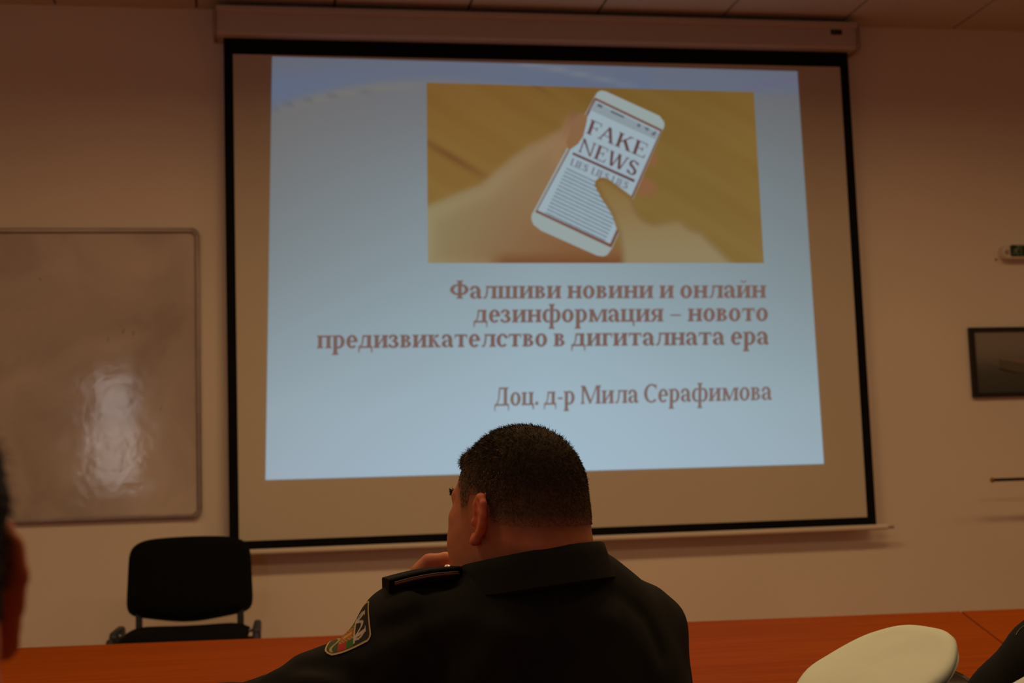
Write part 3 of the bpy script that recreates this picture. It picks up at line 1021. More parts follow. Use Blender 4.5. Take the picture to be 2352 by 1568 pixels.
# ------------------------------------------------------------------ office chair by the wall
def make_chair(loc, rz, label):
    t = empty('office_chair', loc, label, 'chair', rz)
    # local space: sitter looks towards -y; origin on the floor
    def pad(fx_, nx_, ny_, th):
        front, back, fs = [], [], []
        vs = []
        for side in (0, 1):
            for j in range(ny_):
                for i in range(nx_):
                    vs.append(fx_(i / (nx_ - 1) * 2 - 1, j / (ny_ - 1) * 2 - 1, side))
        n_ = nx_ * ny_
        for j in range(ny_ - 1):
            for i in range(nx_ - 1):
                k = j * nx_ + i
                fs.append((k, k + 1, k + nx_ + 1, k + nx_))
                fs.append((n_ + k, n_ + k + nx_, n_ + k + nx_ + 1, n_ + k + 1))
        rim = [i for i in range(nx_)] + [j * nx_ + nx_ - 1 for j in range(1, ny_)] + [(ny_ - 1) * nx_ + i for i in range(nx_ - 2, -1, -1)] + [j * nx_ for j in range(ny_ - 2, 0, -1)]
        for a, b in zip(rim, rim[1:] + rim[:1]):
            fs.append((a, n_ + a, n_ + b, b))
        return vs, fs

    def sq(x, y):
        """square -> rounded square (superellipse)"""
        m_ = max(abs(x), abs(y))
        if m_ < 1e-9:
            return 0.0, 0.0
        n_ = (abs(x) ** 7 + abs(y) ** 7) ** (1 / 7)
        return x * m_ / n_, y * m_ / n_

    def back_fn(x, y, side):
        X, Y = sq(x, y)
        hw = 0.235 + 0.012 * (1 - (Y + 1) / 2)
        top = 0.812 + 0.014 * (1 - X * X) - 0.012 * max(0, X * X - .5)
        bot = 0.514 - 0.019 * (0.5 + 0.5 * math.cos(math.pi * min(1, abs(X) * 1.15)))
        z = bot + (top - bot) * (Y + 1) / 2
        edge = max(abs(x), abs(y))
        th = 0.026 * (1 - edge ** 6)
        yy = 0.195 + 0.10 * (z - 0.5) - 0.030 * (1 - X * X)
        return (X * hw, yy + (th if side else -th), z)

    def seat_fn(x, y, side):
        X, Y = sq(x, y)
        edge = max(abs(x), abs(y))
        th = 0.030 * (1 - edge ** 6)
        z = 0.452 + 0.010 * abs(X) ** 2 - 0.020 * max(0, -Y) ** 3 + 0.012 * max(0, Y) ** 2
        return (X * 0.235, -0.02 + Y * 0.21, z + (-th if side else th))

    vs, fs = pad(back_fn, 25, 21, .03)
    mesh_obj('backrest', vs, fs, MT['chair_fabric'], t, True, None, False)
    vs, fs = pad(seat_fn, 25, 21, .03)
    mesh_obj('seat', vs, fs, MT['chair_fabric'], t, True, None, False)
    for s in (-1, 1):
        mb_ = MB()
        mb_.box((s * .195 - .013, .182, .40), (s * .195 + .013, .192, .60))
        mb_.build('back_post', MT['chair_metal'], t, world=False, bevel=.003)
        x = s * 0.262
        MB().tube([(x, -.27, .0), (x, -.225, .40), (x, -.215, .445), (x, -.18, .462)], .0125, 10).build('leg', MT['chair_metal'], t, True, False)
        MB().tube([(x, .25, .0), (x, .215, .40), (x, .205, .445), (x, .17, .462)], .0125, 10).build('leg', MT['chair_metal'], t, True, False)
        fr = MB().prism([(-.09, .435), (.19, .435), (.215, .455), (.205, .483), (.17, .490), (-.07, .487), (-.095, .474)], 'x', x - .014, x + .014).build('side_rail', MT['chair_metal'], t, False, False, .008, 3)
        MB().lathe([(0, .006), (.006, .005), (.008, 0)], 12, Matrix.Translation((x - s * .022, -.05, .470)) @ Matrix.Rotation(R(90), 4, 'X')).build('bolt', MT['bolt'], fr, True, False)
    MB().tube([(-.262, .10, .425), (.262, .10, .425)], .010, 10).tube([(-.262, -.12, .425), (.262, -.12, .425)], .010, 10).build('cross_bar', MT['chair_metal'], t, True, False)
    return t

ck = at(440, 1330, 1.0)
cc = on_y(436, 1330, -0.36)
chair = make_chair((cc[0] - 0.005, -0.52, 0.22), R(-1), 'empty black upholstered chair against the wall below the screen corner')

# ------------------------------------------------------------------ tables
TZ = 0.76


def make_table(name, poly, label, legs):
    c = np.mean(np.array(poly), 0)
    t = empty(name, (c[0], c[1], 0), label, 'table', 0, 'orange wood tables')
    MB().prism(poly[::-1], 'z', TZ - .028, TZ).build('tabletop', MT['wood'], t, bevel=.002)
    a, b = np.array(poly[0]), np.array(poly[1])
    n_ = (b - a) / np.linalg.norm(b - a)
    q = np.array([n_[1], -n_[0]])
    for (x, y) in legs:
        MB().box((x - .03, y - .03, 0), (x + .03, y + .03, TZ - .028)).build('leg', MT['chair_metal'], t)
    m0 = (np.array(poly[0]) + np.array(poly[3])) / 2
    return t


ta = make_table('meeting_table', [(-3.7, -1.370), (0.829, -1.942), (0.032, -3.988), (-3.7, -3.514)], 'long orange-brown wooden table in front of the seated officers', [(-3.5, -1.5), (0.6, -2.1), (0.0, -3.85), (-3.5, -3.4)])
tb = make_table('meeting_table', [(0.8335, -1.9425), (3.3, -2.254), (3.1, -4.378), (0.0365, -3.9885)], 'orange wooden table joined at the slanted seam on the right', [(0.95, -2.1), (3.1, -2.4), (2.95, -4.2), (0.25, -3.9)])

# ------------------------------------------------------------------ peaked caps
def make_cap(loc, rot, label):
    t = empty('peaked_cap', loc, label, 'cap', 0, 'white-topped peaked caps')
    t.rotation_euler = rot
    n_ = 64
    prof = [(0.0, .004), (.03, .004), (.06, .003), (.09, .001), (.115, -.001), (.128, -.002), (.1365, -.006), (.140, -.012), (.1385, -.019), (.134, -.024)]
    vs, fs = [], []
    for k, (r_, z) in enumerate(prof):
        for i in range(n_):
            a = 2 * math.pi * i / n_
            rr = r_ * (1 + 0.04 * math.cos(2 * a)) + (.0012 * math.sin(9 * a + k) if k > 5 else 0)
            zz = z + (.022 * math.cos(a) * (r_ / .14) ** 2) + .0015 * math.sin(5 * a + r_ * 60) * (r_ / .14)
            vs.append((rr * math.cos(a), rr * math.sin(a), zz))
    for k in range(len(prof) - 1):
        for i in range(n_):
            j = (i + 1) % n_
            fs.append((k * n_ + i, k * n_ + j, (k + 1) * n_ + j, (k + 1) * n_ + i))
    mesh_obj('crown', vs, fs, MT['cap_white'], t, True, None, False)
    # piping round the crown edge
    pts = [(.137 * (1 + .04 * math.cos(2 * a)) * math.cos(a), .137 * (1 + .04 * math.cos(2 * a)) * math.sin(a), -.024 + .022 * math.cos(a)) for a in np.linspace(0, 2 * math.pi, 65)]
    MB().tube(pts, .0018, 6, False).build('crown_piping', MT['cap_white'], t, True, False)
    # dark underside sloping to the head band
    vs, fs = [], []
    low = []
    for (r_, z, w_) in ((.1345, -.025, 1.0), (.115, -.045, .6), (.098, -.050, .25), (.096, -.053, .15), (.096, -.060, .0)):
        for i in range(n_):
            a = 2 * math.pi * i / n_
            rr = r_ * (1 + .04 * math.cos(2 * a))
            vs.append((rr * math.cos(a), rr * math.sin(a), z + .022 * math.cos(a) * w_))
    for k in range(4):
        for i in range(n_):
            j = (i + 1) % n_
            fs.append((k * n_ + i, k * n_ + j, (k + 1) * n_ + j, (k + 1) * n_ + i))
    mesh_obj('cap_band', vs, fs, MT['cap_black'], t, True, None, False)
    # peak
    vs, fs = [], []
    m_ = 25
    for k in range(6):
        q = k / 5
        for i in range(m_):
            a = R(-68 + 136 * i / (m_ - 1))
            ext = .060 * q * math.cos(a * 1.25)
            rr = .098 + max(0, ext)
            vs.append((rr * math.cos(a), rr * math.sin(a), -.056 - .024 * q * max(0, math.cos(a * 1.25))))
    for k in range(5):
        for i in range(m_ - 1):
            fs.append((k * m_ + i, k * m_ + i + 1, (k + 1) * m_ + i + 1, (k + 1) * m_ + i))
    pk = mesh_obj('peak', vs, fs, MT['patent'], t, True, None, False)
    sm = pk.modifiers.new('thick', 'SOLIDIFY')
    sm.thickness = .003
    MB().tube([(.101 * math.cos(R(a)), .101 * math.sin(R(a)), -.052) for a in range(-75, 76, 6)], .004, 8).build('chin_cord', MT['gold'], t, True, False)
    MB().lathe([(0, .006), (.014, .004), (.018, 0)], 18, Matrix.Translation((.103, 0, -.046)) @ Matrix.Rotation(R(75), 4, 'Y')).build('badge', MT['gold'], t, True, False)
    return t

# caps: one on the meeting table, one on the desk of the next row
c1 = at(1998, 1538, 2.31)
CAP1 = (c1[0], c1[1], c1[2])
make_cap(CAP1, (R(20), R(-14), R(-20)), 'cream-topped peaked cap lying on the orange table right of the officer')

# ------------------------------------------------------------------ people: smooth surfaces from distance fields
f32 = np.float32


def smin(a, b, k):
    h = np.clip(0.5 + 0.5 * (b - a) / k, 0, 1)
    return b + (a - b) * h - k * h * (1 - h)


def smax(a, b, k):
    return -smin(-a, -b, k)


def cone(a, b, ra, rb):
    a, b = np.asarray(a, f32), np.asarray(b, f32)
    ba = b - a
    L = float(ba @ ba)

    def fn(P):
        w_ = P - a
        t = np.clip((w_ @ ba) / L, 0, 1)
        q = w_ - t[:, None] * ba
        return np.sqrt((q * q).sum(1)) - (ra + t * (rb - ra))
    return fn


def ell(c, r, rot=None):
    c, r = np.asarray(c, f32), np.asarray(r, f32)
    Rm = None if rot is None else np.asarray(rot, f32)

    def fn(P):
        q = P - c
        if Rm is not None:
            q = q @ Rm
        k0 = np.sqrt(((q / r) ** 2).sum(1))
        k1 = np.sqrt(((q / (r * r)) ** 2).sum(1)) + 1e-9
        return np.where(k0 < 1e-6, -float(r.min()), k0 * (k0 - 1) / k1)
    return fn


def union(items):
    """items: (fn, k) blended in order; k<0 carves"""
    def fn(P):
        d = None
        for f_, k in items:
            e = f_(P)
            if d is None:
                d = e
            elif k < 0:
                d = smax(d, -e, -k)
            else:
                d = smin(d, e, k)
        return d
    return fn


def rotm(ax, deg):
    return np.array(Matrix.Rotation(R(deg), 3, ax))


def extract(fn, lo, hi, h, B=20):
    """surface nets over blocks near the surface"""
    lo = np.asarray(lo, float)
    N = np.ceil((np.asarray(hi, float) - lo) / h).astype(int) + 2
    nb = -(-N // B)
    bi = np.stack(np.meshgrid(*[np.arange(n) for n in nb], indexing='ij'), -1).reshape(-1, 3)
    ctr = lo + (bi * B + B / 2) * h
    d = fn(ctr.astype(f32))
    act = bi[np.abs(d) < (B + 3) * h * 0.5 * 1.75 * 1.5]
    S = B + 3
    KEYS, POS, QUADS = [], [], []
    NY, NZ = int(N[1] + 2 * B + 8), int(N[2] + 2 * B + 8)
    loc = np.stack(np.meshgrid(np.arange(S), np.arange(S), np.arange(S), indexing='ij'), -1).reshape(-1, 3)
    C8 = np.array([(i, j, k) for i in (0, 1) for j in (0, 1) for k in (0, 1)])
    E12 = [(a, b) for a in range(8) for b in range(a + 1, 8) if np.abs(C8[a] - C8[b]).sum() == 1]
    for b in act:
        o = b * B - 1
        V = fn((lo + (loc + o) * h).astype(f32)).reshape(S, S, S).astype(np.float64)
        ins = V < 0
        if ins.all() or not ins.any():
            continue
        n1 = S - 1
        cv = [V[c[0]:c[0] + n1, c[1]:c[1] + n1, c[2]:c[2] + n1] for c in C8]
        ci = [ins[c[0]:c[0] + n1, c[1]:c[1] + n1, c[2]:c[2] + n1] for c in C8]
        sm = sum(c.astype(int) for c in ci)
        mixed = (sm > 0) & (sm < 8)
        idx = np.argwhere(mixed)
        if len(idx) == 0:
            continue
        vals = np.stack([c[mixed] for c in cv], 1)
        acc = np.zeros((len(idx), 3))
        cnt = np.zeros(len(idx))
        for a_, b_ in E12:
            va, vb = vals[:, a_], vals[:, b_]
            m = (va < 0) != (vb < 0)
            t = np.where(m, va / np.where(m, va - vb, 1), 0)
            p = C8[a_] + t[:, None] * (C8[b_] - C8[a_])
            acc += p * m[:, None]
            cnt += m
        pos = lo + (idx + o + acc / cnt[:, None]) * h
        gk = idx + o + 2
        key = (gk[:, 0].astype(np.int64) * NY + gk[:, 1]) * NZ + gk[:, 2]
        KEYS.append(key)
        POS.append(pos)

        def k3(q):
            q = q + o + 2
            return (q[:, 0].astype(np.int64) * NY + q[:, 1]) * NZ + q[:, 2]
        for ax in range(3):
            sl0 = [slice(1, B + 1)] * 3
            sl1 = list(sl0)
            sl1[ax] = slice(2, B + 2)
            A, Bv = ins[tuple(sl0)], ins[tuple(sl1)]
            u_, w_ = (ax + 1) % 3, (ax + 2) % 3
            eu, ew = np.zeros(3, int), np.zeros(3, int)
            eu[u_] = 1
            ew[w_] = 1
            for sgn, msk in ((1, A & ~Bv), (-1, ~A & Bv)):
                e = np.argwhere(msk) + 1
                if len(e) == 0:
                    continue
                q = [e - eu - ew, e - ew, e, e - eu]
                if sgn < 0:
                    q = q[::-1]
                QUADS.append(np.stack([k3(x) for x in q], 1))
    keys = np.concatenate(KEYS)
    pos = np.concatenate(POS)
    quads = np.concatenate(QUADS)
    uk, first = np.unique(keys, return_index=True)
    verts = pos[first]
    faces = np.searchsorted(uk, quads)
    return verts, faces


def normals_of(fn, P, e=0.0015):
    P = P.astype(f32)
    g = np.stack([fn(P + np.array(d, f32)) - fn(P - np.array(d, f32)) for d in ((e, 0, 0), (0, e, 0), (0, 0, e))], 1)
    return g / (np.linalg.norm(g, axis=1, keepdims=True) + 1e-9)


# ---- head in its own frame: x = left, y = face forward, z = up, origin between the ears
def ear_items(side):
    s = side
    fl = R(10)
    ef = np.array([s * math.sin(fl), -math.cos(fl), 0])       # front edge -> back rim
    en = np.array([s * math.cos(fl), math.sin(fl), 0])        # outward
    up = np.array([0, -0.17, 0.985])
    o = np.array([s * 0.0735, 0.008, 0.0])

    def p(a, t, n=0.0):
        return o + a * ef + t * up + n * en
    Rm = np.stack([ef, en, np.cross(ef, en)], 1)
    it = []
    it.append((ell(p(.012, .004, .003), (.0155, .0045, .027), Rm), .006))
    path = [(0.001, .008, .004, .0035), (.001, .022, .005, .0042), (.009, .032, .006, .0045), (.020, .032, .009, .0048), (.028, .023, .011, .0048), (.030, .008, .011, .0048),
            (.026, -.006, .009, .0046), (.018, -.018, .007, .0050), (.010, -.027, .006, .0062), (.004, -.030, .005, .0058), (.001, -.022, .004, .0045)]
    for a, b in zip(path[:-1], path[1:]):
        it.append((cone(p(*a[:3]), p(*b[:3]), a[3], b[3]), .0035))
    ah = [(.012, .024, .008, .003), (.019, .012, .009, .0034), (.019, .0, .009, .0034), (.013, -.012, .008, .0032)]
    for a, b in zip(ah[:-1], ah[1:]):
        it.append((cone(p(*a[:3]), p(*b[:3]), a[3], b[3]), .003))
    it.append((ell(p(.009, -.001, .009), (.0075, .0065, .012), Rm), -.003))
    it.append((ell(p(.000, -.003, .006), (.0045, .004, .006), Rm), .003))
    # skin fold joining the shell to the skull
    it.append((cone(o + np.array([-s * .006, -.012, .012]), o + np.array([-s * .006, -.010, -.014]), .008, .007), .006))
    return it


def head_items(heavy=1.0):
    it = [(ell((0, -.010, .034), (.0785, .0985, .0905)), .02),
          (ell((0, .040, .000), (.064, .060, .085)), .03),
          (ell((0, .045, -.055), (.050, .052, .055)), .03),
          (ell((0, -.052, -.012), (.064, .048, .055)), .03)]
    for s in (-1, 1):
        it += [(ell((s * .042, .050, -.035), (.035, .040, .046)), .025),
               (ell((s * .046, .030, -.062), (.028, .040, .032)), .02),
               (ell((s * .048, .062, .004), (.018, .020, .013)), .015),
               (cone((s * .014, .092, .033), (s * .048, .074, .034), .008, .009), .010)]
    it += [(ell((0, .078, -.094), (.026, .022, .020)), .02),
           (cone((0, .098, .022), (0, .116, -.018), .0075, .011), .012)]
    for s in (-1, 1):
        it += [(ell((s * .011, .106, -.022), (.009, .010, .008)), .006)]
    for s in (-1, 1):
        it += [(ell((s * .031, .103, .016), (.020, .016, .012)), -.010)]
    it += [(cone((-.020, .094, -.056), (.020, .094, -.056), .0065, .0065), .008),
           (cone((-.016, .094, -.066), (.016, .094, -.066), .0072, .0072), .006),
           (ell((0, .108, -.0612), (.024, .012, .0016)), -.003)]
    for s in (-1, 1):
        it += [(ell((s * .031, .084, .016), (.0125, .0125, .0125)), .003)]
        it += [(cone((s * .020, .098, .022), (s * .042, .090, .020), .0028, .0028), .003)]
    # neck, wide and heavy, with the roll at the nape
    it += [(cone((0, -.038, -.03), (0, -.032, -.15), .066, .052), .03),
           (ell((0, -.078, -.040), (.056, .030, .020)), .018)]
    return it


def frame_fn(items, o, Rm, scale=1.0):
    """items given in a local frame (columns of Rm = local axes in world)"""
    fn = union(items)
    o = np.asarray(o, f32)
    Rm = np.asarray(Rm, f32)

    def g(P):
        return fn(((P - o) @ Rm) / f32(scale)) * f32(scale)
    return g


def head_frame(yaw_left, pitch=0.0, roll=0.0):
    """columns: left, forward, up; yaw measured left from world +y"""
    a = R(yaw_left)
    Fv = np.array([-math.sin(a), math.cos(a), 0])
    Lv = np.array([-math.cos(a), -math.sin(a), 0])
    U = np.array([0, 0, 1.0])
    Rm = np.stack([Lv, Fv, U], 1)
    loc = rotm('X', -pitch) @ rotm('Y', roll)
    # local axes here are (left, forward, up): left-handed, so mirror the turn
    return Rm @ loc


SKULL = union(head_items())


def hairline(q):
    """height the hair starts at, for head-frame points q"""
    x, y = np.abs(q[:, 0]), q[:, 1]
    return np.interp(y, [-.11, -.06, -.025, -.012, .006, .020, .026, .040, .046, .060, .074, .088, .10], [-.013, -.010, -.004, .012, .034, .034, .020, .018, .040, .056, .070, .078, .080])


def skin_cols(q, nrm, base, flush):
    """skin with a redder ear/cheek pattern; q in head frame"""
    n = len(q)
    c = np.tile(np.asarray(base, float), (n, 1))
    v = 0.5 + 0.5 * np.sin(q[:, 0] * 210 + 1.7 * np.sin(q[:, 1] * 160)) * np.sin(q[:, 2] * 190 + np.sin(q[:, 0] * 130))
    c *= (0.94 + 0.10 * v)[:, None]
    return c


def make_hair(parent, hfn, hv, hf, o, Rm, scale, thick, cols_fn, mask_fn, nstr, lift=1.0, style='short'):
    """hair: a close cap grown from the scalp faces plus short strands, one mesh"""
    q = ((hv - o) @ Rm) / scale
    nr = normals_of(hfn, hv)
    up = mask_fn(q)
    fm = (up[hf] > 0).all(1)
    fsel = hf[fm]
    used = np.unique(fsel)
    remap = -np.ones(len(hv), int)
    remap[used] = np.arange(len(used))
    P = hv[used]
    Nn = nr[used]
    Q = q[used]
    T = thick(Q, up[used]) * scale
    # clumps
    cl = 0.5 + 0.5 * np.sin(Q[:, 0] * 330 + 2 * np.sin(Q[:, 1] * 200)) * np.sin(Q[:, 1] * 120 + Q[:, 2] * 260)
    top = P + Nn * (T * (0.92 + 0.10 * cl))[:, None]
    vs = [top]
    fs = [remap[fsel]]
    cs = [cols_fn(Q, up[used])]
    # strands
    tri = fsel
    pick = rng.integers(0, len(tri), nstr)
    wts = rng.dirichlet(np.ones(4), nstr)
    base_i = remap[tri[pick]]
    bp = (top[base_i] * wts[:, :, None]).sum(1)
    bn = (Nn[base_i] * wts[:, :, None]).sum(1)
    bq = (Q[base_i] * wts[:, :, None]).sum(1)
    bt = (T[base_i] * wts).sum(1)
    # growth direction: forward on top, down the sides and back
    fl = np.zeros_like(bq)
    topw = np.clip((bq[:, 2] - .07) / .05, 0, 1)
    fl[:, 1] = 0.9 * topw
    fl[:, 2] = -0.8 * (1 - topw)
    fl[:, 1] += -0.25 * (1 - topw)
    fl = fl @ Rm.T
    dirv = bn * (0.38 * lift) + fl * 0.8 + rng.normal(0, .28, bn.shape)
    dirv /= np.linalg.norm(dirv, axis=1, keepdims=True)
    L = (bt * 0.8 + 0.0016) * rng.uniform(.6, 1.25, nstr)
    L = np.minimum(L, .0085)
    side = np.cross(dirv, rng.normal(0, 1, bn.shape))
    side /= np.linalg.norm(side, axis=1, keepdims=True)
    wd = 0.00035 * scale
    root = bp - bn * (0.25 * bt)[:, None]
    tip = root + dirv * (L + 0.25 * bt)[:, None]
    mid = (root + tip) / 2 + bn * (0.12 * L)[:, None]
    n0 = len(top)
    sv = np.stack([root - side * wd, root + side * wd, mid - side * wd * .8, mid + side * wd * .8, tip], 1).reshape(-1, 3)
    k = n0 + np.arange(nstr) * 5
    vs.append(sv)
    q4 = np.stack([k, k + 1, k + 3, k + 2], 1)
    t3 = np.stack([k + 2, k + 3, k + 4], 1)
    sc = cols_fn(bq, np.full(nstr, .03)) * rng.uniform(.5, 1.9, (nstr, 1))
    grey = (rng.random(nstr) < np.clip(.34 - (bq[:, 2] - .02) * 3.6, .03, .4)) & (bq[:, 1] > -.05)
    sc[grey] = np.array([.32, .25, .17]) * rng.uniform(.5, 1.2, (grey.sum(), 1))
    cs.append(np.repeat(sc, 5, 0))
    V = np.concatenate(vs)
    Fl = [tuple(x) for x in fs[0]] + [tuple(x) for x in q4] + [tuple(x) for x in t3]
    return mesh_obj('hair', V, Fl, MT['hair'], parent, True, np.concatenate(cs))


def person_empty(loc, label):
    return empty('person', loc, label, 'person')


# ================================================================== the officer in the middle
H_O = at(1191, 1189, 2.0)
H_R = head_frame(35.0, 0.0, 0.0)
man = person_empty((H_O[0] + .02, H_O[1] - .02, 0.0), 'person in black uniform seen from behind with short dark hair resting chin on hand')
head_it = head_items() + ear_items(1) + ear_items(-1)
head_fn = frame_fn(head_it, H_O, H_R)

# hand at the chin: fingers curled, knuckles up, thumb under the jaw
def fng(px_list, rr):
    pts = [at(*p) for p in px_list]
    return [(cone(pts[i], pts[i + 1], rr[i], rr[i + 1]), .004) for i in range(len(pts) - 1)]

hand_it = [(cone(at(1010, 1350, 2.20), at(985, 1318, 2.185), .026, .024), .012),
           (ell(at(985, 1322, 2.185), (.024, .030, .026)), .012)]
hand_it += fng([(962, 1312, 2.150), (988, 1289, 2.150), (1024, 1284, 2.150), (1046, 1300, 2.155)], [.0125, .0115, .0105, .0095])
hand_it += fng([(960, 1314, 2.175), (984, 1290, 2.178), (1022, 1286, 2.180), (1044, 1304, 2.180)], [.0125, .0115, .0105, .0092])
hand_it += fng([(962, 1320, 2.200), (984, 1298, 2.205), (1018, 1296, 2.207), (1040, 1312, 2.205)], [.012, .011, .0100, .0090])
hand_it += fng([(968, 1328, 2.222), (986, 1310, 2.230), (1014, 1308, 2.230), (1032, 1320, 2.228)], [.0105, .0095, .0088, .0080])
hand_it += fng([(1008, 1350, 2.160), (1022, 1326, 2.135), (1050, 1318, 2.125)], [.015, .0125, .0105])
hand_it += [(cone(at(1010, 1355, 2.20), at(1075, 1480, 2.28), .026, .034), .02), (cone(at(1075, 1480, 2.28), at(1150, 1585, 2.36), .034, .042), .02)]
torso_it = [(ell(at(1245, 1500, 2.07), (.17, .11, .17), rotm('Z', 22)), .05), (ell(at(1255, 1790, 1.99), (.19, .105, .26), rotm('Z', 22)), .08),
            (cone(at(960, 1445, 1.93), at(1250, 1390, 2.03), .045, .055), .05), (cone(at(1250, 1390, 2.03), at(1450, 1460, 2.12), .055, .045), .05),
            (cone(at(1450, 1460, 2.12), at(1440, 1632, 2.19), .042, .038), .04), (cone(at(1440, 1632, 2.19), at(1160, 1590, 2.36), .04, .036), .04),
            (cone(at(945, 1450, 1.93), at(700, 1630, 1.90), .045, .04), .04), (cone(at(700, 1630, 1.90), at(440, 1668, 2.10), .038, .032), .03), (cone(at(440, 1668, 2.10), at(170, 1638, 2.42), .032, .026), .03),
            (ell(at(130, 1655, 2.46), (.040, .045, .018)), .015)]
for k_, (a_, b_) in enumerate((((110, 1642, 2.49), (70, 1655, 2.56)), ((118, 1642, 2.50), (88, 1655, 2.58)), ((132, 1642, 2.50), (112, 1654, 2.58)), ((146, 1644, 2.50), (136, 1656, 2.56)), ((150, 1660, 2.44), (185, 1658, 2.50)))):
    torso_it.append((cone(at(*a_), at(*b_), .0095, .0075), .004))
_h, _t, _n = head_fn, union(torso_it), union(hand_it)

def body_fn(P):
    return smin(smin(_h(P), _t(P), .03), _n(P), .004)

ctr = np.array(H_O)
bv, bf = extract(body_fn, (ctr[0] - .52, ctr[1] - .30, ctr[2] - .52), (ctr[0] + .40, ctr[1] + .46, ctr[2] + .15), 0.0025)
q = (bv - H_O) @ H_R
SK = np.array([0.62, 0.235, 0.125])
bc = skin_cols(q, None, SK, None)
# redder ears, short-cropped shadow around the hairline, small ruddy patches on the cheek and neck
ear_m = np.clip(SKULL(q.astype(f32)) / .004, 0, 1) * (np.abs(q[:, 0]) > .06) * (np.abs(q[:, 2]) < .05) * (np.abs(q[:, 1]) < .05)
bc = bc * (1 - .8 * ear_m[:, None]) + np.array([.80, .22, .11]) * .8 * ear_m[:, None]
hl = q[:, 2] - hairline(q)
st = np.clip(1 - np.abs(hl) / .022, 0, 1) * (q[:, 2] > -.05) * (np.linalg.norm(q - np.array([0, 0, .02]), axis=1) < .16) * (1 - ear_m)
bc = bc * (1 - .45 * st[:, None])
lip = np.exp(-(((q[:, 0]) / .022) ** 2 + ((q[:, 2] + .061) / .010) ** 2)) * (q[:, 1] > .085)
bc = bc * (1 - .5 * lip[:, None]) + np.array([.40, .12, .09]) * .5 * lip[:, None]
mesh_obj('body', bv, bf, MT['skin'], man, True, bc)
for s in (-1, 1):
    e = H_O + H_R @ np.array([s * .031, .0865, .016])
    Mx = Matrix.Translation(e)
    mb = MB().lathe([(.0125 * math.sin(R(a)), .0125 * math.cos(R(a))) for a in range(0, 181, 20)], 16, Mx, caps=False)
    eb = mb.build('eye', MT['eye'], man, True)
    fw_ = H_R[:, 1]
    MB().lathe([(0, .0012), (.004, .001), (.0058, 0)], 14, Matrix.Translation(e + fw_ * .0118) @ Vector(fw_).to_track_quat('Z', 'Y').to_matrix().to_4x4()).build('iris', MT['shoe'], eb, True)
# eyebrows
eb_mat = mat('eyebrow_hair', (.015, .010, .007), .8, noise=(60, .2))
for s in (-1, 1):
    mb = MB()
    for k in range(70):
        t = rng.random() * .8
        a = np.array([s * (.014 + .040 * t), .0995 - .024 * t ** 1.6 + .003, .036 + .004 * math.sin(t * 3) + rng.normal(0, .0018)])
        d = np.array([s * .010, -.004 + .003, .002 + rng.normal(0, .002)])
        a, b = H_O + H_R @ a, H_O + H_R @ (a + d)
        mb.tube([a, (a + b) / 2 + H_R[:, 1] * .0012, b], [.0006, .0006, .0002], 4, False)
    mb.build('eyebrow', eb_mat, man)

hd_sel = (q[:, 2] > -.03) & (np.linalg.norm(q - np.array([0, -.005, .03]), axis=1) < .135)


def mask_man(Q):
    m = Q[:, 2] - hairline(Q)
    earz = SKULL(Q.astype(f32)) > .0012
    far = np.linalg.norm(Q - np.array([0, -.005, .03]), axis=1) > .132
    m = np.where(earz | far, -1, m)
    return m


def thick_man(Q, up):
    fade = np.clip(up / .075, 0, 1)
    t = .0006 + .0032 * fade ** 1.3
    t += .0035 * np.clip((Q[:, 2] - .075) / .04, 0, 1)
    # brushed-up forelock at the front
    fr = np.exp(-((Q[:, 1] - .078) / .016) ** 2) * np.clip((Q[:, 2] - .070) / .012, 0, 1)
    t += .016 * fr
    return t


def cols_man(Q, up):
    f_ = np.clip((Q[:, 2] + .01) / .075, 0, 1)
    lowc = np.array([.150, .090, .055])
    topc = np.array([.034, .024, .016])
    c = lowc * (1 - f_)[:, None] + topc * f_[:, None]
    tmp = np.exp(-((Q[:, 1] - .042) / .030) ** 2) * np.clip(1 - (Q[:, 2] - .03) / .06, 0, 1)
    c = c * (1 - .7 * tmp[:, None]) + np.array([.22, .14, .09]) * .7 * tmp[:, None]
    n_ = rng.uniform(.65, 1.35, len(Q))
    c = c * n_[:, None]
    e_ = np.clip(up / .016, 0, 1)[:, None]
    return np.array([.36, .15, .085]) * (1 - e_) + c * e_


make_hair(man, head_fn, bv, bf, np.array(H_O), H_R, 1.0, thick_man, cols_man, mask_man, 26000)

# ---- uniform jacket
J = [(ell(at(1245, 1545, 2.045), (.208, .150, .155), rotm('Z', 22)), .05),
     (ell(at(1262, 1425, 1.985), (.140, .090, .076), rotm('Z', 22)), .04),
     (ell(at(1258, 1790, 1.985), (.228, .135, .30), rotm('Z', 22)), .10),
     (cone(at(934, 1456, 1.925), at(1070, 1431, 1.955), .067, .063), .03),
     (cone(at(1070, 1431, 1.955), at(1250, 1388, 1.985), .062, .068), .03),
     (cone(at(1250, 1388, 1.985), at(1322, 1372, 2.01), .068, .062), .03),
     (cone(at(1322, 1372, 2.01), at(1462, 1458, 2.12), .060, .068), .03),
     (cone(at(1462, 1458, 2.12), at(1472, 1600, 2.15), .068, .067), .04),
     (cone(at(1472, 1600, 2.15), at(1440, 1632, 2.19), .066, .060), .05),
     (cone(at(1440, 1632, 2.19), at(1165, 1592, 2.37), .060, .052), .04),
     (cone(at(1155, 1585, 2.36), at(1085, 1500, 2.29), .055, .047), .02)]
ARM = [at(936, 1458, 1.925), at(905, 1538, 1.91), at(750, 1612, 1.90), at(612, 1668, 1.92), at(440, 1668, 2.10), at(235, 1650, 2.35)]
AR = [.068, .071, .070, .062, .058, .052]
for i in range(5):
    J.append((cone(ARM[i], ARM[i + 1], AR[i], AR[i + 1]), .02))
_j = union(J)


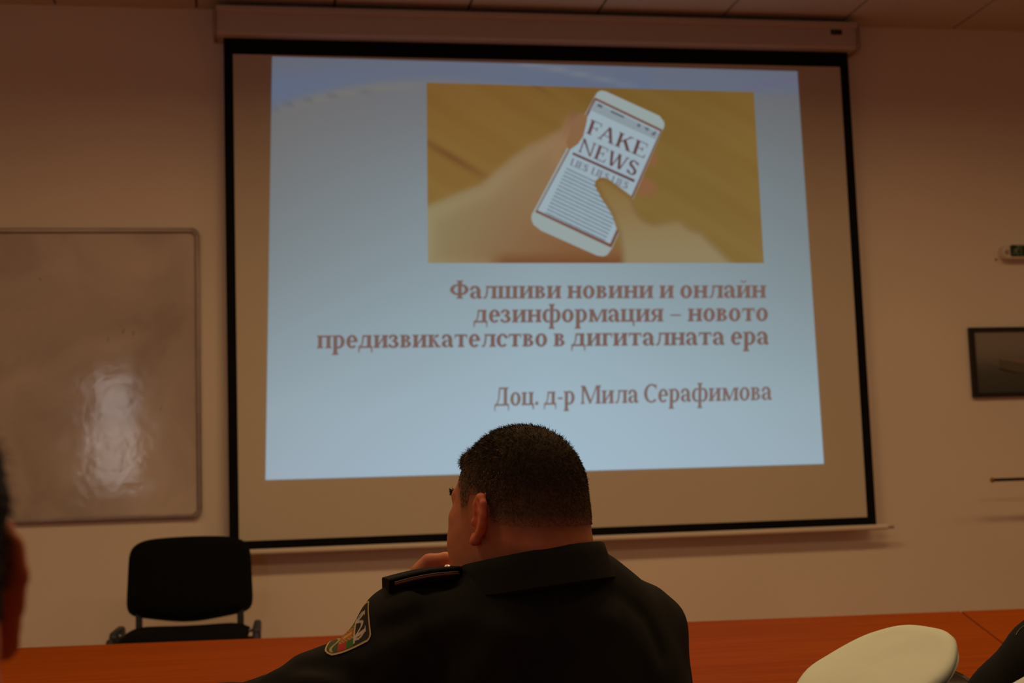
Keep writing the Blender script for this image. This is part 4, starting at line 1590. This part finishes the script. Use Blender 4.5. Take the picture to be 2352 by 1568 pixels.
def groove(pts, width, depth):
    pts = [np.asarray(p, f32) for p in pts]
    segs = [cone(a, b, 0.0, 0.0) for a, b in zip(pts[:-1], pts[1:])]

    def fn(P):
        d = segs[0](P)
        for s_ in segs[1:]:
            d = np.minimum(d, s_(P))
        return depth * np.exp(-(d / width) ** 2)
    return fn


def surf(u, v, dd=1.7):
    """point of the jacket seen at photo pixel (u, v)"""
    d0 = dd
    for _ in range(60):
        p = at(u, v, d0)
        e = float(_j(np.array([p], f32))[0])
        d0 += e * 0.8
        if e < .0008:
            break
    return p

GR = [groove([surf(u, v) for u, v in ((968, 1352), (985, 1395), (990, 1450), (975, 1520), (965, 1567))], .012, .006),      # armhole seam
      groove([surf(u, v) for u, v in ((985, 1400), (930, 1425), (885, 1440))], .016, .008),                                    # armpit pull
      groove([surf(u, v) for u, v in ((1085, 1345), (1180, 1378), (1270, 1402), (1400, 1420))], .018, -.005),                  # back fold ridge
      groove([surf(u, v) for u, v in ((1060, 1420), (1180, 1455), (1300, 1470))], .022, -.004),
      groove([surf(u, v) for u, v in ((1020, 1335), (1120, 1352), (1230, 1366))], .014, .004),
      groove([surf(u, v) for u, v in ((1330, 1300), (1400, 1350), (1490, 1420), (1520, 1500))], .015, .004),
      groove([surf(u, v) for u, v in ((690, 1530), (760, 1530), (830, 1560))], .014, .007),
      groove([surf(u, v) for u, v in ((620, 1550), (700, 1560), (760, 1566))], .014, -.004)]


# neck opening: the jacket stays below the collar line
NK = frame_fn([(cone((0, -.036, .03), (0, -.036, -.018), .074, .069), .01)], H_O, H_R)


def jacket_fn(P):
    d = _j(P)
    near = np.abs(d) < .05
    if near.any():
        Q = P[near]
        e = d[near]
        for g_ in GR:
            e = e + g_(Q)
        e = e + .0016 * np.sin(Q[:, 0] * 31 + 2 * np.sin(Q[:, 2] * 17)) * np.sin(Q[:, 2] * 27 + Q[:, 1] * 13) + .0008 * np.sin(Q[:, 2] * 71 + 3 * np.sin(Q[:, 0] * 40))
        d = d.copy()
        d[near] = e
    return smax(d, -NK(P), .006)


jl = np.array(H_O)
jv, jf = extract(jacket_fn, (jl[0] - .85, jl[1] - .36, jl[2] - .72), (jl[0] + .46, jl[1] + .60, jl[2] + .06), 0.004)
jac = mesh_obj('jacket', jv, jf, MT['jacket'], man, True)
tag(jac, 'black uniform jacket')
jbvh = BVHTree.FromPolygons([tuple(p) for p in jv.tolist()], [tuple(int(i) for i in f) for f in jf], epsilon=0.0)

# collar: folded band around the neck, high at the nape, falling to the front
def collar_ring():
    ctr_ = at(1222, 1280, 1.980)
    rt = RW[:, 0] * np.array([1, 1, 0])
    rt = rt / np.linalg.norm(rt)
    fw_ = np.array([-rt[1], rt[0], 0])
    hi = (rt * .85 - fw_ * .5)
    hi /= np.linalg.norm(hi)
    n_ = 60
    prof = [(-.006, -.050), (-.003, -.010), (.000, .000), (.004, .003), (.008, .001), (.012, -.012), (.018, -.032), (.022, -.046), (.010, -.052)]
    vs, fs = [], []
    for i in range(n_ + 1):
        a = R(-200 + 325 * i / n_)        # open at the throat
        dv = rt * math.cos(a) + fw_ * math.sin(a)
        c = float(dv @ hi)
        rx, ry = .095, .084
        rad = 1 / math.sqrt((math.cos(a) / rx) ** 2 + (math.sin(a) / ry) ** 2)
        h_ = .0150 * c + .003
        fl = 1.0 - .35 * max(0, -c)
        for (dr, dz) in prof:
            vs.append(ctr_ + dv * (rad + dr * fl) + np.array([0, 0, h_ + dz * (1.0 - .25 * max(0, -c))]))
    m_ = len(prof)
    for i in range(n_):
        for k in range(m_):
            k2 = (k + 1) % m_
            fs.append((i * m_ + k, i * m_ + k2, (i + 1) * m_ + k2, (i + 1) * m_ + k))
    fs.append(tuple(range(m_))[::-1])
    fs.append(tuple(range(n_ * m_, n_ * m_ + m_)))
    o = mesh_obj('collar', vs, fs, MT['jacket'], jac, True)
    o.data.set_sharp_from_angle(angle=R(60))
    return o

collar_ring()

# shoulder board on the left shoulder: stiff slab with red piping and a button
def epaulette():
    a = at(1058, 1330, 1.945)
    b = at(886, 1362, 1.915)
    n_ = 14
    mid = []
    ax = (b - a) * np.array([1, 1, 0])
    ax /= np.linalg.norm(ax)
    sd = np.array([-ax[1], ax[0], 0])
    tops = []
    for i in range(n_ + 1):
        t = i / n_
        p = a + (b - a) * t
        hit = jbvh.ray_cast(Vector((p[0], p[1], p[2] + .3)), Vector((0, 0, -1)))
        tops.append(hit[0][2] if hit[0] else p[2])
    # stiff board: gentle arch through the ends
    fit = np.polyfit(np.linspace(0, 1, n_ + 1), tops, 1)
    vs, fs = [], []
    line_n = []
    edge_pts = []
    for i in range(n_ + 1):
        t = i / n_
        p = a + (b - a) * t
        z = float(np.polyval(fit, t)) + .0015 + .004 * math.sin(math.pi * t)
        hw = .023 + .004 * t
        if t < .14:
            hw *= (.55 + .45 * t / .14)
        for (s_, dz) in ((-1, -.007), (-1, .008), (-.9, .010), (.9, .010), (1, .008), (1, -.007)):
            vs.append((p[0] + sd[0] * hw * s_, p[1] + sd[1] * hw * s_, z + dz))
        edge_pts.append([np.array([p[0] + sd[0] * hw * s_, p[1] + sd[1] * hw * s_, z + .001]) for s_ in (-1.03, 1.03)])
    for i in range(n_):
        for k in range(6):
            k2 = (k + 1) % 6
            fs.append((i * 6 + k, (i + 1) * 6 + k, (i + 1) * 6 + k2, i * 6 + k2))
    fs.append(tuple(range(6)))
    fs.append(tuple(range(n_ * 6, n_ * 6 + 6))[::-1])
    ep = mesh_obj('epaulette', vs, fs, MT['jacket_dark'], jac)
    # near edge is the one closer to the lens
    for e in (0, 1):
        pts = [q_[e] for q_ in edge_pts]
        MB().tube(pts[1:-1], .0022, 6).build('piping', MT['piping'], ep, True)
        MB().tube([p_ + np.array([0, 0, .003]) for p_ in pts[1:-1]], .0007, 5).build('thread', MT['thread'], ep, True)
    bp = a + (b - a) * .16
    zz = vs[2 * 6 + 2][2]
    MB().lathe([(0, .0035), (.004, .003), (.006, .001), (.006, 0)], 16, Matrix.Translation((bp[0], bp[1], zz))).build('button', MT['silver'], ep, True)

epaulette()

# sleeve patch: rounded shield following the sleeve
def patch():
    long_ = (ARM[1] - ARM[2])
    long_ /= np.linalg.norm(long_)
    nrm = -RW[:, 0] * .435 + RW[:, 1] * .88 + RW[:, 2] * .22
    nrm -= long_ * (nrm @ long_)
    nrm /= np.linalg.norm(nrm)
    wid = np.cross(nrm, long_)
    wid /= np.linalg.norm(wid)
    long_, wid = long_ * math.cos(R(15)) - wid * math.sin(R(15)), wid * math.cos(R(15)) + long_ * math.sin(R(15))
    base = ARM[1] * .68 + ARM[2] * .32
    nu, nv = 61, 81
    HW, HH = .033, .036
    vs, cs, keep = [], [], []
    for j in range(nv):
        for i in range(nu):
            x, y = (i / (nu - 1) * 2 - 1), (j / (nv - 1) * 2 - 1)
            p = base + wid * (x * HW) + long_ * (y * HH) + nrm * .14
            hit = jbvh.ray_cast(Vector(p), Vector(-nrm))
            pos = np.array(hit[0]) + np.array(nrm) * .0018 if hit[0] is not None else base + nrm * .07
            vs.append(pos)
            # outline: rounded rectangle, rounder at the lower end
            r_ = .55 if y < 0 else .35
            ax_, ay_ = abs(x), abs(y)
            qx, qy = max(ax_ - (1 - r_), 0), max(ay_ - (1 - r_ * .8), 0) / .8
            d_ = math.hypot(qx, qy) - r_
            keep.append(d_ < 0)
            col = np.array([.010, .009, .008])
            if d_ > -.10:
                col = np.array([.55, .42, .16])
            elif d_ > -.15:
                col = np.array([.010, .009, .008])
            else:
                if y > .18:                                   # white letter-like emblem in the upper field
                    yy = (y - .18) / .62
                    lt = abs(abs(x) - .42) < .085 or (abs(x) < .42 and abs(yy - .45 - .25 * math.cos(x * 7)) < .10) or abs(math.hypot(x, (yy - .4)) - .62) < .05
                    if lt and yy < .92:
                        col = np.array([.55, .50, .46])
                    elif yy < .15 and abs(x) < .75:
                        col = np.array([.50, .46, .40])
                elif y > -.45:                                # crest: red shield, gold supporters, green wreath
                    if abs(x) < .20:
                        col = np.array([.40, .10, .03])
                        if abs(x) < .10 and abs(y + .12) < .2:
                            col = np.array([.50, .34, .04])
                    elif abs(x) < .42:
                        col = np.array([.42, .24, .03]) if (int((x + 5) * 17 + (y + 5) * 23) % 3) else np.array([.14, .04, .02])
                    else:
                        if y > -.12:
                            col = np.array([.022, .13, .012])
                        else:
                            col = np.array([.40, .012, .008])
                else:
                    col = np.array([.020, .060, .012])
                    if abs((y + .62) - .12 * math.cos(x * 5)) < .05:
                        col = np.array([.45, .30, .07])
            cs.append(col)
    fs = []
    for j in range(nv - 1):
        for i in range(nu - 1):
            k = j * nu + i
            q4 = (k, k + 1, k + nu + 1, k + nu)
            if all(keep[t] for t in q4):
                fs.append(q4)
    used = sorted({i for f_ in fs for i in f_})
    rm = {u: n for n, u in enumerate(used)}
    o = mesh_obj('sleeve_patch', [vs[u] for u in used], [tuple(rm[i] for i in f_) for f_ in fs], MT['vcol'], jac, True, np.array([cs[u] for u in used]))
    tag(o, 'embroidered shield patch with gold edge on the left sleeve')

patch()


def lower_body(parent, hip, yaw, foot_z=0.0, seat=0.47):
    """trousers and shoes of a seated figure; hip = world point between the hip joints"""
    a = R(yaw)
    Fv = np.array([-math.sin(a), math.cos(a), 0])
    Lv = np.array([-math.cos(a), -math.sin(a), 0])
    U = np.array([0, 0, 1.0])
    it = [(ell(hip, (.19, .15, .11), rotm('Z', yaw)), .05)]
    for s in (-1, 1):
        h_ = hip + Lv * s * .09
        k_ = hip + Lv * s * .15 + Fv * .40 + U * .03
        an = np.array([*(k_ + Fv * .02)[:2], foot_z + .10])
        it += [(cone(h_, k_, .088, .070), .04), (cone(k_, an, .066, .055), .03)]
    fn = union(it)
    lo = hip - np.array([.75, .75, hip[2] - foot_z])
    hi = hip + np.array([.75, .75, .16])
    v_, f_ = extract(fn, lo, hi, .014, 16)
    mesh_obj('trousers', v_, f_, MT['trousers'], parent, True)
    for s in (-1, 1):
        k_ = hip + Lv * s * .15 + Fv * .42
        an = np.array([k_[0], k_[1], foot_z])
        it = [(cone(an + U * .055, an + Fv * .13 + U * .040, .042, .038), .02), (cone(an + U * .10, an + U * .04, .048, .044), .02)]
        fn2 = union(it)

        def fs_(P, fn2=fn2):
            return np.maximum(fn2(P), (foot_z + .001) - P[:, 2])
        v_, f_ = extract(fs_, an - np.array([.25, .25, .03]), an + np.array([.25, .25, .17]), .006, 16)
        mesh_obj('shoe', v_, f_, MT['shoe'], parent, True)


hip_m = np.array([H_O[0] + .045, H_O[1] - .02, .535])
lower_body(man, hip_m, 14)

# ================================================================== neighbours at the edges of the frame
def simple_person(label, head_o, yaw, roll, scale, hair_thick, hair_col, arms, torso_c, skin, hip, voxel=.004, hair_n=5000, leg_yaw=0.0):
    p = person_empty((torso_c[0], torso_c[1], 0), label)
    hr = head_frame(yaw, 0, roll)
    hfn = frame_fn(head_it, head_o, hr, scale)
    sh = torso_c + np.array([0, 0, .20])
    a = R(leg_yaw)
    Lv = np.array([-math.cos(a), -math.sin(a), 0])
    neck_b = np.array(head_o) + hr @ np.array([0, -.045, -.15])
    base = [(ell(torso_c + np.array([0, 0, .05]), (.17, .11, .22), rotm('Z', leg_yaw)), .05), (cone(torso_c + Lv * .17 + np.array([0, 0, .19]), neck_b, .045, .05), .05),
            (cone(torso_c - Lv * .17 + np.array([0, 0, .19]), neck_b, .045, .05), .05)]
    jk = [(ell(torso_c, (.215, .145, .30), rotm('Z', leg_yaw)), .05), (cone(torso_c + Lv * .18 + np.array([0, 0, .17]), neck_b - np.array([0, 0, .03]), .068, .068), .05),
          (cone(torso_c - Lv * .18 + np.array([0, 0, .17]), neck_b - np.array([0, 0, .03]), .068, .068), .05)]
    for ch in arms:
        pts, rr = ch
        for i in range(len(pts) - 1):
            if i == len(pts) - 2:
                continue
            jk.append((cone(pts[i], pts[i + 1], rr[i], rr[i + 1]), .035))
        for i in range(len(pts) - 1):
            base.append((cone(pts[i], pts[i + 1], rr[i] * .62, rr[i + 1] * .62), .02))
        # hand: palm and five fingers resting ahead of the cuff
        wv = pts[-1] - pts[-2]
        wv = wv / np.linalg.norm(wv)
        sdv = np.cross(wv, np.array([0, 0, 1.0]))
        sdv /= np.linalg.norm(sdv)
        palm = pts[-1] + wv * .04
        base.append((cone(pts[-1], palm + wv * .02, .024, .028), .015))
        for k, (ox, ln_) in enumerate(((-.027, .060), (-.009, .074), (.009, .070), (.026, .052))):
            b0_ = palm + wv * .035 + sdv * ox
            b1_ = b0_ + wv * ln_ * .55 + np.array([0, 0, .006])
            b2_ = b1_ + wv * ln_ * .4 - np.array([0, 0, .014])
            base += [(cone(b0_, b1_, .0095, .0085), .004), (cone(b1_, b2_, .0085, .0072), .003)]
        t0_ = palm - wv * .01 + sdv * .026
        base += [(cone(t0_, t0_ + wv * .030 + sdv * .022, .012, .010), .006), (cone(t0_ + wv * .030 + sdv * .022, t0_ + wv * .060 + sdv * .024, .010, .008), .003)]
    bfn_ = union(base)

    def bfn(P):
        return smin(hfn(P), bfn_(P), .03)
    pts_all = np.array([head_o + np.array([0, 0, .16]), head_o - .16, head_o + .16, torso_c + .36, torso_c - .36] + [x for ch in arms for x in ch[0]])
    lo, hi = pts_all.min(0) - .16, pts_all.max(0) + .16
    lo[2] = max(lo[2], torso_c[2] - .16)
    v_, f_ = extract(bfn, lo, hi, voxel)
    qq = ((v_ - head_o) @ hr) / scale
    cc_ = skin_cols(qq, None, skin, None)
    mesh_obj('body', v_, f_, MT['skin'], p, True, cc_)
    for s in (-1, 1):
        e = head_o + hr @ np.array([s * .031, .0865, .016]) * scale
        eb = MB().lathe([(.0125 * math.sin(R(t)), .0125 * math.cos(R(t))) for t in range(0, 181, 30)], 12, Matrix.Translation(e), caps=False).build('eye', MT['eye'], p, True)

    def mk(Q):
        m_ = Q[:, 2] - hairline(Q)
        earz = SKULL(Q.astype(f32)) > .0012
        far = np.linalg.norm(Q - np.array([0, -.005, .03]), axis=1) > .132
        return np.where(earz | far, -1, m_)

    def th(Q, up):
        return .002 + hair_thick * np.clip(up / .05, 0, 1) * (1 + 1.2 * np.clip((Q[:, 2] - .03) / .07, 0, 1))
    make_hair(p, hfn, v_, f_, np.array(head_o), hr, scale, th, lambda Q, u: np.tile(np.array(hair_col), (len(Q), 1)), mk, hair_n)
    jfn_ = union(jk)
    hole = frame_fn([(cone((0, -.040, -.02), (0, -.046, -.12), .072, .073), .01)], head_o, hr, scale)

    def jfn(P):
        d = jfn_(P)
        d = d + .0018 * np.sin(P[:, 0] * 31 + 2 * np.sin(P[:, 2] * 17)) * np.sin(P[:, 2] * 27 + P[:, 1] * 13)
        return smax(d, -hole(P), .006)
    v_, f_ = extract(jfn, lo - .05, hi + .05, .010)
    jo = mesh_obj('jacket', v_, f_, MT['jacket'], p, True)
    lower_body(p, hip, leg_yaw)
    return p, jo


# left edge: only the right ear and the hair of this head reach into the frame
l_ear = at(20, 1408, .72)
l_head = l_ear + np.array([-.080, -.032, .0])
tc = np.array([l_head[0] - .03, l_head[1] - .10, .80])
arms_l = [([tc + np.array([.20, .02, .16]), tc + np.array([.24, .14, -.10]), np.array([tc[0] + .16, -5.00, .83]), np.array([tc[0] + .08, -4.92, .822])], [.062, .055, .046, .036]),
          ([tc + np.array([-.20, .02, .16]), tc + np.array([-.24, .14, -.10]), np.array([tc[0] - .16, -5.00, .83]), np.array([tc[0] - .08, -4.92, .822])], [.062, .055, .046, .036])]
simple_person('person close by at left edge with dark hair and reddish ear, out of focus', l_head, 15.0, 8.0, 1.0, .009, (.012, .010, .009), arms_l, tc, (.66, .20, .095), np.array([tc[0], tc[1] - .02, .535]))

# right edge: shoulder and sleeve in black
r_sh = at(2415, 1522, 2.00)
tr = np.array([r_sh[0] + .18, r_sh[1] - .03, r_sh[2] - .17])
r_head = np.array([tr[0] + .01, tr[1] + .08, tr[2] + .43])
arms_r = [([r_sh, at(2330, 1628, 2.02), at(2330, 1612, 2.22), at(2400, 1590, 2.42)], [.064, .062, .052, .036]),
          ([tr + np.array([.20, .02, .14]), tr + np.array([.25, .12, .10]), tr + np.array([.20, .32, .09]), tr + np.array([.14, .42, .09])], [.062, .055, .048, .036])]
pr, jr = simple_person('person in black jacket leaning in at the right edge beside the table seam', r_head, -10.0, 0.0, 1.0, .010, (.02, .013, .009), arms_r, tr, (.52, .235, .125), np.array([tr[0], tr[1] - .04, .535]))

# the row of desks behind, carrying the second cap
t = empty('rear_desk', (-.6, -4.72, 0), 'wooden desk behind the seated officer carrying the second cap', 'table')
MB().box((-3.0, -5.02, TZ - .028), (1.6, -4.46, TZ)).build('tabletop', MT['wood'], t, bevel=.002)
for x in (-2.9, 1.5):
    for y in (-4.96, -4.52):
        MB().box((x - .025, y - .025, 0), (x + .025, y + .025, TZ - .028)).build('leg', MT['chair_metal'], t)
c2 = at(2425, 1612, 1.62)
make_cap((c2[0], c2[1], c2[2]), (R(14), R(-16), R(-30)), 'cream cap edge cut off by the bottom right corner')

# grey thread of the shoulder seam on the right-hand neighbour
rb = BVHTree.FromObject(jr, bpy.context.evaluated_depsgraph_get())
off = Vector(jr.parent.location)
pts = []
for u, v in ((2362, 1430), (2352, 1437), (2344, 1443), (2338, 1450), (2334, 1458)):
    p = at(u, v, 1.0) - CAM
    hit = rb.ray_cast(Vector(CAM) - off, Vector(p).normalized())
    if hit[0] is not None:
        pts.append(np.array(hit[0] + off) - p / np.linalg.norm(p) * .002)
if len(pts) > 1:
    MB().tube(pts, .0009, 6).build('shoulder_thread', MT['thread'], jr, True)
